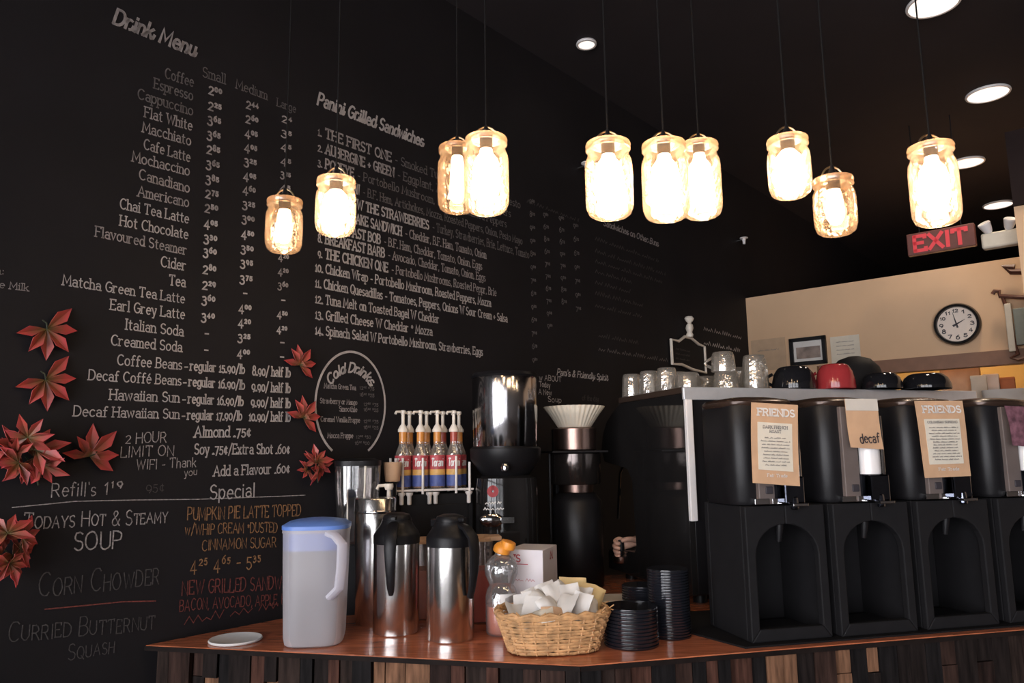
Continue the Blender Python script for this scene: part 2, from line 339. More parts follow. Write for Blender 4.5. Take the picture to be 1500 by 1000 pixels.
def layout(txt, style, rnd):
    """list of strokes in letter units (x grows to the right, capitals one unit tall) and the total width"""
    x = 0.0; out = []; sup = False; prev = ' '
    for ch in txt:
        if ch == '^': sup = not sup; continue
        if ch == ' ': x += .42; prev = ch; continue
        if style == 'caps' and ch.islower(): k, g = .74, ch.upper()
        else: k, g = 1.0, ch
        if g not in GP: x += .3; continue
        wd, sts = GP[g]
        if sup: k = .52
        dy = .42 if sup else 0.0
        jx = rnd.uniform(-.03, .03) if style in ('chalk', 'caps') else 0; jy = rnd.uniform(-.05, .05) if style in ('chalk', 'caps') else 0
        for st in sts:
            pts = [((px + jx) * k + x, (py + jy) * k + dy) for px, py in st]
            if style in ('chalk', 'caps'): pts = [(a + rnd.uniform(-.02, .02), b + rnd.uniform(-.02, .02)) for a, b in pts]
            if style == 'script': pts = [(a + b * .28, b) for a, b in pts]
            if style == 'script2': pts = [(a + b * .18, b) for a, b in pts]
            out.append(pts)
            if style == 'slab' and not sup:
                for e, q in ((0, 1), (-1, -2)):
                    ex, ey = st[e]; qx, qy = st[q]
                    if any(abs(ey - s) < .004 for s in SERIF_Y) and abs(ey - qy) > 1.1 * abs(ex - qx):
                        l = .13; r = .13
                        if g.islower() and ey > .3: r = .02
                        out.append([(ex * k + x - l, ey), (ex * k + x + r, ey)])
        if style == 'script' and ch.islower(): out.append([(x + wd * .75 + .02, .02), (x + wd + .1, .06), (x + wd + .22, .3)])
        x += wd * k + (.20 if style == 'slab' else .17 if style == 'caps' else .2)
        prev = ch
    return out, max(x - .2, .1)
RND = random.Random(3)
def ribbon(mb, pts, wd, o, ex, ey, m=0):
    """flat stroke of width wd; pts in metres along ex/ey from o"""
    P = [Vector((p[0], p[1])) for p in pts]
    Q = [P[0]]
    for p in P[1:]:
        if (p - Q[-1]).length > wd * .05: Q.append(p)
    if len(Q) < 2: return
    Lf = []; Rt = []
    d0 = (Q[1] - Q[0]).normalized(); d1 = (Q[-1] - Q[-2]).normalized()
    Q[0] = Q[0] - d0 * wd * .35; Q[-1] = Q[-1] + d1 * wd * .35
    for i, p in enumerate(Q):
        a = (p - Q[i - 1]).normalized() if i else d0
        b = (Q[i + 1] - p).normalized() if i < len(Q) - 1 else d1
        t = a + b
        t = t.normalized() if t.length > .05 else a
        n = Vector((-t.y, t.x)); k = min(1.8, 1 / max(.4, n.dot(Vector((-a.y, a.x)))))
        Lf.append(p + n * wd / 2 * k); Rt.append(p - n * wd / 2 * k)
    N = len(Q); vs = [o + ex * p.x + ey * p.y for p in Lf + Rt]
    mb.add(vs, [(i, N + i, N + i + 1, i + 1) for i in range(N - 1)], m)
def text3(mb, txt, o, ex, ey, length, cap, style='slab', wt=.13, m=0, align='l'):
    st, W = layout(txt, style, RND); sx = length / W if length else cap
    sh = {'l': 0, 'c': -W * sx / 2, 'r': -W * sx}[align]
    for pts in st: ribbon(mb, [(p[0] * sx + sh, p[1] * cap) for p in pts], wt * cap, o, ex, ey, m)
def walltext(mb, txt, x0, y0, x1, y1, cap, style='slab', wt=.13, m=0, off=.002):
    """lettering painted on the menu wall between two sighted baseline points"""
    a = onwall(x0, y0, off); b = onwall(x1, y1, off)
    t = onwall(x0, y0 - cap, off); ex = (b - a); ln = ex.length; ex.normalize()
    text3(mb, txt, a, ex, Vector((0, 0, 1)), ln, (t - a).length * .97, style, wt, m)
def wallslope(x0, y0, x1):
    """baseline height at x1 of a level line on the menu wall through (x0,y0)"""
    z = onwall(x0, y0).z; lo, hi = y0 - 400, y0 + 400
    for _ in range(40):
        md = (lo + hi) / 2
        if onwall(x1, md).z > z: lo = md
        else: hi = md
    return (lo + hi) / 2
def levtext(mb, txt, x0, y0, x1, cap, style='slab', wt=.13, m=0): walltext(mb, txt, x0, y0, x1, wallslope(x0, y0, x1), cap, style, wt, m)
def scribble(mb, o, ex, ey, ln, h, wt, m=0, seed=0):
    """an unreadable written line: word-like runs of small strokes"""
    r = random.Random(seed); x = 0
    while x < ln:
        wl = min(ln - x, r.uniform(2, 5) * h); n = max(3, int(wl / (h * .4)))
        ribbon(mb, [(x + wl * i / n, h * (.1 + .5 * (i % 2) * r.uniform(.5, 1.5))) for i in range(n + 1)], wt, o, ex, ey, m)
        x += wl + h * .7

# ------------------------------------------------------------------ the room
def slab(name, p0, eu, ev, lu, lv, n, th, m, parent=None):
    mb = MB(); mb.prism([(0, 0), (lu, 0), (lu, lv), (0, lv)], p0, eu, ev, n, 0, th)
    return mb.build(name, m, parent, smooth=False)
Z = Vector((0, 0, 1))
VR, UF0 = 5.9, UF
struct(slab('floor', room(UF - .2, -.1, 0), A, B, 12.0, 6.2, -Z, .1, M['floor']))
struct(slab('ceiling', room(UF - .2, -.1, CEIL), A, B, 12.0, 6.2, Z, .1, M['blackceil']))
WL = struct(slab('wall_left', room(UF - .2, 0, 0), A, Z, 12.0, CEIL, -B, .12, M['blackwall']))
struct(slab('wall_right', room(UF - .2, VR, 0), A, Z, 12.0, CEIL, B, .12, M['plaster']))
# back wall: cream lower band, black above, with a serving hatch into the kitchen
zc = onback(1090, 437).z
hz1 = onback(1400, 519).z + .0
mb = MB(); hz0, hv0, hv1 = 1.25, .42, 2.6
for v0, v1, z0, z1 in ((0, hv0, 0, zc), (hv1, VR, 0, zc), (hv0, hv1, 0, hz0), (hv0, hv1, hz1, zc)):
    mb.prism([(v0, z0), (v1, z0), (v1, z1), (v0, z1)], room(UB, 0, 0), B, Z, A, 0, .12)
WB = struct(mb.build('wall_back', M['cream'], smooth=False))
mb = MB(); mb.prism([(-.1, 0), (VR + .1, 0), (VR + .1, CEIL), (-.1, CEIL)], room(8.4, 0, 0), B, Z, A, 0, .1)
struct(mb.build('wall_back_far', M['blackwall'], smooth=False))
# kitchen seen through the hatch
mb = MB()
mb.prism([(hv0 - .5, .6), (hv1 + .8, .6), (hv1 + .8, 2.38), (hv0 - .5, 2.38)], room(UB + 1.1, 0, 0), B, Z, A, 0, .05)
struct(mb.build('wall_kitchen', M['ochre'], smooth=False))
mb = MB(); mb.prism([(-.1, hv0 - .5), (1.15, hv0 - .5), (1.15, hv1 + .8), (-.1, hv1 + .8)], room(UB + .13, 0, 2.38), A, B, Z, 0, .05)
struct(mb.build('ceiling_kitchen', M['cream'], smooth=False))
mb = MB(); mb.prism([(-.0, hz1 - .075), (VR * .6, hz1 - .075), (VR * .6, hz1), (-.0, hz1)], room(UB, hv0 + .02, 0), B, Z, A, -.025, .06)
struct(mb.build('trim_1', mat('brown_hatch_trim', (0.20, 0.10, 0.06), 0.6, var=.1), smooth=False))
mb = MB(); mb.prism([(hv0, hz0 - .04), (hv1, hz0 - .04), (hv1, hz0), (hv0, hz0)], room(UB, 0, 0), B, Z, A, -.06, .9)
struct(mb.build('trim_2', M['paperwarm'], smooth=False))
# partition at the right: brown bulkhead over a cream pier
pc = aty(1485, 303, 3.25); ru = (pc - L0).dot(A); rv = (pc - L0).dot(B)
mb = MB(); mb.prism([(0, 0), (VR - rv, 0), (VR - rv, pc.z), (0, pc.z)], room(ru, rv, 0), B, Z, A, 0, .4)
struct(mb.build('wall_partition', M['cream'], smooth=False))
mb = MB(); bz = aty(1470, 196, 3.25).z; mb.prism([(-.0, pc.z), (VR - rv, pc.z), (VR - rv, bz), (-.0, bz)], room(ru, rv, 0), B, Z, A, -.02, .42)
struct(mb.build('wall_bulkhead', M['brownwall'], smooth=False))
# street front with windows
mb = MB(); vv = [-.1] + [q for p_ in WINS for q in p_] + [6.1]
for i in range(0, len(vv), 2): mb.prism([(vv[i], 0), (vv[i + 1], 0), (vv[i + 1], CEIL), (vv[i], CEIL)], room(UF, 0, 0), B, Z, A, -.15, 0)
for a_, b_ in WINS:
    mb.prism([(a_, 0), (b_, 0), (b_, WZ0), (a_, WZ0)], room(UF, 0, 0), B, Z, A, -.15, 0)
    mb.prism([(a_, WZ1), (b_, WZ1), (b_, CEIL), (a_, CEIL)], room(UF, 0, 0), B, Z, A, -.15, 0)
struct(mb.build('wall_front', M['plaster'], smooth=False))
for i, (a_, b_) in enumerate(WINS):
    mb = MB(); mb.prism([(a_, WZ0), (b_, WZ0), (b_, WZ1), (a_, WZ1)], room(UF, 0, 0), B, Z, A, -.09, -.085)
    wn = struct(mb.build('window_%d' % (i + 1), M['window'], smooth=False))
    mb = MB()
    for q in (0, .5, 1):
        c = a_ + (b_ - a_) * q; mb.prism([(c - .03, WZ0), (c + .03, WZ0), (c + .03, WZ1), (c - .03, WZ1)], room(UF, 0, 0), B, Z, A, -.11, -.05)
    for q in (0, .68, 1):
        c = WZ0 + (WZ1 - WZ0) * q; mb.prism([(a_, c - .03), (b_, c - .03), (b_, c + .03), (a_, c + .03)], room(UF, 0, 0), B, Z, A, -.11, -.05)
    mb.build('window_frame', M['blackmatt'], wn, smooth=False)

# ------------------------------------------------------------------ menu lettering on the left wall
def part(mb, name, mats): return mb.build(name, mats, WL, smooth=False, flip=False)
mb = MB(); walltext(mb, 'Drink Menu', 166, 34, 284, 82, 24, 'script', .17); part(mb, 'drink_menu_heading', M['white2'])
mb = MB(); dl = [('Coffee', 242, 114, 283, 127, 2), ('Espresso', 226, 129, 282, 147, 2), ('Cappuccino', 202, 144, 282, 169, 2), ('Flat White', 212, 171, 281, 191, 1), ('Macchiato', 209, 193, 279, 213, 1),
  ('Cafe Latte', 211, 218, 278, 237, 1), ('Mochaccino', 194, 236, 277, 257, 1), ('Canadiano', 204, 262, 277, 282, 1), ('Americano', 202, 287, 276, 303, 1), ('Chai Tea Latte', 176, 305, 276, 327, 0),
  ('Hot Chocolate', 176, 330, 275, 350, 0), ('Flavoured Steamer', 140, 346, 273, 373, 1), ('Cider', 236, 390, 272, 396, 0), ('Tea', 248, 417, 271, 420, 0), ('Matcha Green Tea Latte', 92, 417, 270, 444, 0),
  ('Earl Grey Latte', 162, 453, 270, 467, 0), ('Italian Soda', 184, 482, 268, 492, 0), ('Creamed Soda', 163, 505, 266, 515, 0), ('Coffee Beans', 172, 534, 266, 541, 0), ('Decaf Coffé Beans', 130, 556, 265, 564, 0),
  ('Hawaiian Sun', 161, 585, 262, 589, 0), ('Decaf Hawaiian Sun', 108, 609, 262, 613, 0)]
for t, x0, y0, x1, y1, k in dl: walltext(mb, t, x0, y0, x1, y1, 15.5, 'slab', .115, k)  # k picks the paint: higher lines are darkened like weaker light
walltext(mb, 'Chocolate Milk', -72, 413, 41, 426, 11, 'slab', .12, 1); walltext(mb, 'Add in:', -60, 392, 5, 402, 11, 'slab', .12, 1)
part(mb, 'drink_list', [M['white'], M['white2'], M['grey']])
mb = MB()
for p, q in (((279, 542), (358, 547)), ((277, 565), (358, 570)), ((276, 590), (356, 594)), ((275, 614), (354, 615))):
    n = {542: '15', 565: '16', 590: '16', 614: '17'}[p[1]]
    walltext(mb, '-', p[0] - 9, p[1], p[0] - 4, p[1], 13, 'sans', .14)
    walltext(mb, 'regular ' + n + '.90/lb', p[0], p[1], q[0], q[1], 14, 'slab', .15)
for t, x0, y0, y1 in (('8.90/ half lb', 370, 549, 552), ('9.90/ half lb', 369, 572, 575), ('9.90/ half lb', 368, 595, 597), ('10.90/ half lb', 365, 616, 617)): walltext(mb, t, x0, y0, 425, y1, 14, 'slab', .15)
walltext(mb, 'Almond .75¢', 285, 640, 367, 639, 16, 'slab', .14); walltext(mb, 'Soy .75¢/Extra Shot .60¢', 285, 665, 424, 664, 15.5, 'slab', .13)
walltext(mb, 'Add a Flavour .60¢', 313, 697, 424, 692, 15, 'slab', .13)
part(mb, 'bean_and_extras_list', M['white'])
mb = MB()
walltext(mb, 'Small', 297, 112, 330, 123, 15, 'slab', .1, 1); walltext(mb, 'Medium', 346, 129, 391, 146, 14, 'slab', .1, 1); walltext(mb, 'Large', 406, 155, 433, 165, 12, 'slab', .1, 1)
sm = ['2^00', '2^25', '3^65', '3^65', '2^85', '3^65', '3^85', '2^75', '2^50', '4^05', '3^30', '3^60', '2^80', '2^29', '3^60', '3^40', '-', '-']
sy = [137, 160, 181, 203, 224, 246, 268, 289, 310, 333, 355, 375, 400, 423, 445, 470, 493, 517]
me_ = ['2^44', '2^60', '4^05', '4^05', '3^25', '4^05', '4^60', '3^25', '3^00', '4^50', '3^50', '3^95', '3^75', '-', '4^00', '4^20', '3^25', '4^00']
my = [158, 179, 200, 221, 242, 263, 283, 305, 326, 348, 370, 391, 414, 434, 457, 478, 500, 523]
lg = ['2^4', '3^5', '4^5', '4^5', '3^25', '4^5', '4^5', '4^60', '3^60', '4^50', '4^20', '4^20', '3^60', '-', '4^50', '4^20', '-', '-']
ly = [178, 199, 219, 240, 260, 279, 300, 320, 340, 360, 381, 402, 423, 444, 465, 487, 506, 527]
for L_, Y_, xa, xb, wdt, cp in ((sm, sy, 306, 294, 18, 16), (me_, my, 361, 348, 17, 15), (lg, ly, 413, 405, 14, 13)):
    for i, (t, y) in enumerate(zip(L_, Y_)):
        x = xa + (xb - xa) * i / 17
        k = 0 if (i > 8 and wdt > 14) or i > 12 else 2  # upper price rows get the dimmed paint, imitating light falloff
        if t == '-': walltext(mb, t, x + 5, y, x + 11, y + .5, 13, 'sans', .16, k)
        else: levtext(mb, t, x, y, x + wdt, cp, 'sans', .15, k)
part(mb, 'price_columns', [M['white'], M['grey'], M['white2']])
mb = MB(); levtext(mb, 'Panini Grilled Sandwiches', 465, 153, 619, 19, 'script', .17); part(mb, 'sandwich_heading', M['white'])
mb = MB()
sw = [('1. ', 'THE FIRST ONE', 573, '- Smoked Turkey, Mozza, Peppers, Pesto', 762, 198), ('2. ', 'AUBERGINE + GREEN', 577, '- Eggplant, Zucchini, Roasted Peppers', 748, 221), ('3. ', 'POPEYE', 518, '- Portobello Mushroom, Spinach, Roasted Peppers', 742, 243),
      ('4. ', 'DA VILLAGE MAN', 526, '- B.F. Ham, Artichokes, Mozza, Roasted Peppers, Onion, Pesto Mayo', 765, 266), ('5. ', 'TURKEY W THE STRAWBERRIES', 628, '- Turkey, Strawberries, Brie, Lettuce, Tomato', 775, 289),
      ('6. ', 'VEGGIE CAKE SANDWICH', 588, '- Cheddar, B.F. Ham, Tomato, Onion', 712, 312), ('7. ', 'BREAKFAST BOB', 557, '- B.F. Ham, Cheddar, Tomato, Onion, Eggs', 706, 334), ('8. ', 'BREAKFAST BARB', 563, '- Avocado, Cheddar, Tomato, Onion, Eggs', 711, 354),
      ('9. ', 'THE CHICKEN ONE', 568, '- Portobello Mushrooms, Roasted Peppr, Brie', 727, 376)]
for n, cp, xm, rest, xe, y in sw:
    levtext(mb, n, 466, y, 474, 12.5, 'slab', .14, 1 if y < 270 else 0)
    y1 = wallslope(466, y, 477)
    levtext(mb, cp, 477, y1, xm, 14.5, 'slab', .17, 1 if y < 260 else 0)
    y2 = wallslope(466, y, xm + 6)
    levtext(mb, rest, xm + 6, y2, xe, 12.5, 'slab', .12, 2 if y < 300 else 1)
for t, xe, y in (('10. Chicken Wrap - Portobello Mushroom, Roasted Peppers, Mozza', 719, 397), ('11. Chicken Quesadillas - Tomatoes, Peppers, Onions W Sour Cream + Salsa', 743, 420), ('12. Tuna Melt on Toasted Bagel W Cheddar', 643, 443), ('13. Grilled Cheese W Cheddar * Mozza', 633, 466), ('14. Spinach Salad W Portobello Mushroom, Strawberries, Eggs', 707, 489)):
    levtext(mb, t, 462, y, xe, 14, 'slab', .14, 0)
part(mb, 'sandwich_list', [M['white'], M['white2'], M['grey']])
# cold drinks oval
mb = MB(); ov = []
for i in range(49):
    a = math.radians(-58 + 296 * i / 48); ov.append(onwall(513 + 51 * math.cos(a), 593 - 78 * math.sin(a), .002))
o0 = ov[0]; ribbon(mb, [((p - o0).dot(A), p.z - o0.z) for p in ov], .0075, o0, A, Z)
ctr = onwall(513, 600, .002); cs = 'Cold Drinks'
st, W = layout(cs, 'script', RND)
for pts in st:
    q = []
    for px, py in pts:
        s_ = (px / W - .5) * 1.75; rr = 1.0 + (py - .2) * .3
        X = 513 + 39 * math.sin(s_) * rr; Yp = 598 - 56 * math.cos(s_) * (1 + (py - .2) * .24); q.append(onwall(X, Yp, .002))
    ribbon(mb, [((p - q[0]).dot(A), p.z - q[0].z) for p in q], .0062, q[0], A, Z)
for t, x0, y0, x1 in (('Matcha Green Tea', 475, 568, 521), ('Strawberry or Mango', 469, 590, 523), ('Smoothie', 497, 602, 523), ('Caramel Vanilla Frappe', 470, 617, 527), ('Mocca Frappe', 480, 641, 517)): levtext(mb, t, x0, y0, x1, 7.5, 'slab', .15, 1)
for x0, y0, t in ((527, 570, '12^oz 4^75'), (527, 580, '16^oz 5^25'), (533, 594, '12^oz 4^75'), (533, 602, '16^oz 5^25'), (533, 619, '12^oz 4^75'), (533, 628, '16^oz 5^25'), (522, 642, '12^oz 4^50'), (520, 651, '16^oz 5^00')): levtext(mb, t, x0, y0, x0 + 21, 6, 'sans', .16, 2)
part(mb, 'cold_drinks_panel', [M['white'], M['white2'], M['grey']])
# chalk writing
mb = MB()
walltext(mb, 'Special', 308, 731, 373, 727, 21, 'chalk', .10, 4)
walltext(mb, '2 HOUR', 184, 649, 243, 647, 16, 'chalk', .09, 0); walltext(mb, 'LIMIT ON', 177, 670, 254, 667, 16, 'chalk', .09, 0); walltext(mb, 'WIFI - Thank', 200, 688, 287, 683, 15, 'chalk', .09, 0); walltext(mb, 'you', 270, 697, 288, 695, 11, 'chalk', .1, 0)
walltext(mb, "Refill's", 76, 728, 140, 725, 20, 'chalk', .08, 0); walltext(mb, '1^19', 152, 724, 178, 723, 24, 'chalk', .08, 0); walltext(mb, '95¢', 214, 720, 240, 719, 15, 'chalk', .08, 1)
walltext(mb, 'Todays Hot & Steamy', 35, 775, 245, 765, 24, 'caps', .075, 0); walltext(mb, 'SOUP', 108, 806, 177, 803, 27, 'chalk', .08, 0)
walltext(mb, 'Corn Chowder', 57, 875, 232, 856, 36, 'caps', .05, 1); walltext(mb, 'Curried Butternut', 12, 940, 226, 922, 30, 'caps', .055, 1); walltext(mb, 'Squash', 100, 966, 167, 956, 24, 'caps', .06, 1)
def wline(pts, wd, k):
    q = [onwall(x, y, .002) for x, y in pts]; ribbon(mb, [((p - q[0]).dot(A), p.z - q[0].z) for p in q], wd, q[0], A, Z, k)
wline([(18, 743), (60, 739), (110, 734), (200, 732), (290, 731), (400, 727), (447, 725)], .0022, 0)
wline([(66, 892), (130, 886), (180, 881), (228, 880)], .003, 3)
walltext(mb, 'PUMPKIN PIE LATTE TOPPED', 275, 762, 440, 755, 19, 'chalk', .085, 2); walltext(mb, 'w/WHIP CREAM *DUSTED', 271, 783, 406, 779, 16, 'chalk', .085, 2); walltext(mb, 'CINNAMON SUGAR', 296, 806, 404, 801, 16, 'chalk', .085, 2)
walltext(mb, '4^25 ^4^65^ - 5^35', 279, 838, 381, 831, 24, 'chalk', .075, 2)
walltext(mb, 'NEW GRILLED SANDWICH', 267, 871, 432, 861, 21, 'chalk', .085, 3); walltext(mb, 'BACON, AVOCADO, APPLE, BRIE', 263, 895, 432, 883, 17, 'chalk', .085, 3)
a_ = onwall(270, 916, .002); scribble(mb, a_, A, Z, .27, .028, .0022, 3, 5)
part(mb, 'chalk_notes', [M['chalk'], M['chalkdim'], M['chalkor'], M['chalkred'], M['white']])
# fainter lists further along the wall
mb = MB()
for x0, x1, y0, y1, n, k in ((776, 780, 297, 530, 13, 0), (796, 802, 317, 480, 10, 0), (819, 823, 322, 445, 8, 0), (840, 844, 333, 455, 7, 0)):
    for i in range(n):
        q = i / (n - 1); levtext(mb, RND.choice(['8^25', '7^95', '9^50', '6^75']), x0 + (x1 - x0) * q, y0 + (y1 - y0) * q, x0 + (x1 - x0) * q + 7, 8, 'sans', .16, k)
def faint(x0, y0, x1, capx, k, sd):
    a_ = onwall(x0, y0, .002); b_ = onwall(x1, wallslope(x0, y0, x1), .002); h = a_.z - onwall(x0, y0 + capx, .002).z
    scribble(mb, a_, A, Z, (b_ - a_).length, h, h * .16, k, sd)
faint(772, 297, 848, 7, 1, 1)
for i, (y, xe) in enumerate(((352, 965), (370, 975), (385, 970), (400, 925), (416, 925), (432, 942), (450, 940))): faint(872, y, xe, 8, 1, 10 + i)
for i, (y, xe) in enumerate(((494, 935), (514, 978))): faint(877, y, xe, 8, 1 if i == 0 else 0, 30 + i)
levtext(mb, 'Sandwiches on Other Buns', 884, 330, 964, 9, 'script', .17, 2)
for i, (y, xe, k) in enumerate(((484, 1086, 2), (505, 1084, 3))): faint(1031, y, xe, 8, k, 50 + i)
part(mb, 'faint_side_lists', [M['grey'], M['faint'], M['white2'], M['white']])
mb = MB(); levtext(mb, "Pam's & Friendly Spirit", 816, 549, 890, 9.5, 'script', .17, 0)
for t, x0, y0, x1 in (('w ABOUT', 790, 556, 822), ('Today', 790, 566, 806), ('A New', 789, 577, 808), ('Soup', 803, 588, 822)): levtext(mb, t, x0, y0, x1, 8, 'chalk', .12, 0)
levtext(mb, 'of the day', 853, 586, 877, 8, 'chalk', .11, 1)
part(mb, 'soup_notes', [M['white'], M['chalkdim']])

# ------------------------------------------------------------------ red maple leaves pinned to the wall
def leaf_geo(mb, cols, mat3, size, lobes, rot=0.0):
    n = 7; c = Vector((0, 0, .004)); base = len(mb.v)
    pts = []
    for k, (ang, ln) in enumerate(lobes):
        a = math.radians(ang + rot)
        for da, rr in ((-21, .34), (-18, .60), (0, 1.0), (18, .60)):
            q = a + math.radians(da); r_ = rr * ln * size
            pts.append((r_ * math.cos(q), r_ * math.sin(q), .006 * math.sin(k * 2.1) + (.010 if rr < .5 else .004 if rr > .9 else .014) * size / .07))
        pts.append((.31 * size * math.cos(a + math.radians(24)), .31 * size * math.sin(a + math.radians(24)), .006))
    vs = [mat3 @ c] + [mat3 @ Vector(p) for p in pts]; N = len(pts)
    fs = [(0, i + 1, i + 2) for i in range(N - 1)]
    mb.add(vs, fs); cols.append((0.10, 0.10, 0.03))
    for p in pts:
        r = math.hypot(p[0], p[1]) / size; t = min(1, r * 1.6)
        cols.append((0.14 + .46 * t, 0.09 * (1 - t) + .075 * t, .03 * (1 - t) + .075 * t))
LOBES = [(-60, .9), (-15, .95), (30, 1.0), (80, 1.0), (130, .95), (180, .85)]
def leaf_obj(name, mb, cols, parent=None):
    o = mb.build(name, M['leaf'], parent, smooth=False, flip=False)
    ca = o.data.color_attributes.new('tint', 'FLOAT_COLOR', 'POINT')
    for i, c in enumerate(cols): ca.data[i].color = (*c, 1)
    so = o.modifiers.new('thickness', 'SOLIDIFY'); so.thickness = .0012
    return o
def wall_leaf(px, py, size, rot, label, lobes=LOBES):
    p = onwall(px, py, .006); t = thing('maple_leaf', label, 'leaf', p, 0, 'single red maple leaves on the wall')
    t.matrix_world = Matrix.Translation(p) @ Matrix((A, Z, B)).transposed().to_4x4()
    mb = MB(); cols = []; leaf_geo(mb, cols, Matrix.Identity(3), size, lobes, rot); leaf_obj('blade', mb, cols, t)
    mb = MB(); a = math.radians(lobes[-1][0] + rot + 55); mb.tube([(0, 0, .006), (.2 * size * math.cos(a), .2 * size * math.sin(a), .008), (.34 * size * math.cos(a + .3), .34 * size * math.sin(a + .3), .006)], .0016, 6); mb.build('stalk', M['stem'], t)
LB1 = [(-165, .95), (-122, 1.0), (-86, 1.1), (-45, 1.05), (2, .95), (48, 1.15)]
LB2 = [(172, .95), (124, .9), (86, 1.25), (46, 1.35), (2, 1.05), (-32, 1.1)]
LB3 = [(168, .9), (125, .95), (95, 1.05), (55, 1.05), (10, .9), (-35, 1.0)]
wall_leaf(68, 482, .068, 0, 'red maple leaf pinned highest beside the earl grey latte line', LB1)
wall_leaf(66, 556, .068, 4, 'red maple leaf pinned under the topmost one at the left of the menu', LB1)
wall_leaf(130, 668, .064, 0, 'red maple leaf opening upward next to the two hour wifi note', LB2)
wall_leaf(438, 535, .062, 0, 'red maple leaf above the half pound prices beside the cold drinks oval', LB3)
wall_leaf(443, 612, .066, -4, 'red maple leaf overlapping the edge of the cold drinks oval', LB3)
def cluster(px, py, size, n, label, sd):
    r = random.Random(sd); p = onwall(px, py, .012); t = thing('leaf_cluster', label, 'leaves', p)
    t.matrix_world = Matrix.Translation(p) @ Matrix((A, Z, B)).transposed().to_4x4()
    for k in range(n):
        a = 2 * math.pi * k / n + r.uniform(-.3, .3); d = size * r.uniform(.15, .55)
        R3 = Matrix.Rotation(r.uniform(-.6, .6), 3, 'X') @ Matrix.Rotation(r.uniform(-.6, .6), 3, 'Y')
        mb = MB(); cols = []; leaf_geo(mb, cols, R3, size * r.uniform(.55, .8), [(q[0], q[1] * r.uniform(.8, 1.1)) for q in LOBES], math.degrees(a) - 60)
        mb.v = [(x + d * math.cos(a), y + d * math.sin(a), z + .012 + .012 * (k % 3)) for x, y, z in mb.v]
        leaf_obj('leaf', mb, cols, t)
    mb = MB(); mb.tube([(0, 0, .006), (.2 * size, -.3 * size, .012), (.35 * size, -.75 * size, .006)], .002, 6); mb.build('stalk', M['stem'], t)
cluster(36, 668, .088, 8, 'big cluster of crumpled red leaves left of the upward opening leaf', 4)
cluster(6, 805, .082, 7, 'cluster of dull red leaves left of the todays soup chalk writing', 9)
cluster(455, 682, .068, 5, 'dark red leaf cluster under the cold drinks oval', 12)

# ------------------------------------------------------------------ bar counter
CF = atz(850, 974.5, ZC); RF = atz(1500, 921.5, ZC)
EB = Vector((RF.x - CF.x, RF.y - CF.y, 0)).normalized(); NBK = Vector((-EB.y, EB.x, 0))
DF = CF + EB * 2.2
def xy(v): return (v.x, v.y)
wallL = room(0, .004, 0); wallB = room(1.16, .004, 0)
poly = [xy(wallL), xy(CF), xy(DF), xy(DF + NBK * 1.1), xy(wallB)]
bar = thing('bar_counter', 'red brown varnished bar counter clad in reclaimed wood blocks', 'counter', (0, 0, 0))
X_, Y_ = Vector((1, 0, 0)), Vector((0, 1, 0))
mb = MB(); mb.prism(poly, (0, 0, 0), X_, Y_, Z, ZC - .012, ZC); mb.build('worktop', M['bar'], bar, bevel=.002)
e1 = (CF - wallL); e1.z = 0; e1n = e1.normalized(); n1 = Vector((e1n.y, -e1n.x, 0)); n2 = -NBK
mb = MB()
for a_, d_, ln, nn in ((wallL, e1n, e1.length, n1), (CF, EB, 2.2, n2)):
    a0 = Vector((a_.x, a_.y, 0)); mb.prism([(0, ZC - .0125), (ln, ZC - .0125), (ln, ZC - .002), (0, ZC - .002)], a0, d_, Z, nn, .0003, .0035)
mb.build('edge_band', M['edge'], bar, smooth=False)
ins = [xy(wallL + e1n * .06 - n1 * .05), xy(CF - n1 * .05 - n2 * .0 + Vector((0, .02, 0))), xy(DF - n2 * .05), xy(DF + NBK * 1.05), xy(wallB + Vector((.05, -.05, 0)))]
mb = MB(); mb.prism(ins, (0, 0, 0), X_, Y_, Z, 0, ZC - .0125); mb.build('carcass', M['blackmatt'], bar, smooth=False)
mb = MB(); rw = random.Random(21)
for a_, d_, ln, nn in ((wallL, e1n, e1.length, n1), (CF, EB, 2.2, n2)):
    x = .03 if nn == n1 else .005; a0 = Vector((a_.x, a_.y, 0))
    while x < ln - .02:
        wd = rw.uniform(.028, .062); z = ZC - .013
        wd = min(wd, ln - x - .001)
        while z > .05:
            h = rw.choice([.06, .1, .25, .4, .5]); h = min(h, z - .0)
            blond = rw.random() < (.20 if h < .2 else .05)
            k = 4 if blond else rw.choice([0, 1, 1, 2, 3, 3, 5, 6, 6])
            dp = rw.uniform(-.022, -.004)
            mb.prism([(x + .001, z - h + .001), (x + wd - .001, z - h + .001), (x + wd - .001, z - .0005), (x + .001, z - .0005)], a0, d_, Z, nn, -.05, dp, k); z -= h
        x += wd
mb.build('plank_cladding', WOOD, bar, smooth=False)

def on_bar(px, py): return atz(px, py, ZC)
def scale(p): return (p - EYE).dot(FW) / F_PX        # metres per photo pixel at a point

# black mat beneath the dispensers
ma, mb_ = on_bar(1003, 926), on_bar(1092, 950)
mb = MB(); m3 = Vector((ma.x, ma.y, 0)); m4 = Vector((mb_.x, mb_.y, 0))
mat_poly = [xy(m3), xy(m4), xy(m4 + EB * 1.35), xy(m4 + EB * 1.35 + NBK * .35), xy(m3 + NBK * .22)]
mb.prism(mat_poly, (0, 0, ZC), X_, Y_, Z, 0, .004)
tag(mb.build('bar_mat', M['blackmatt']), 'thin black mat under the row of coffee dispensers', 'mat')

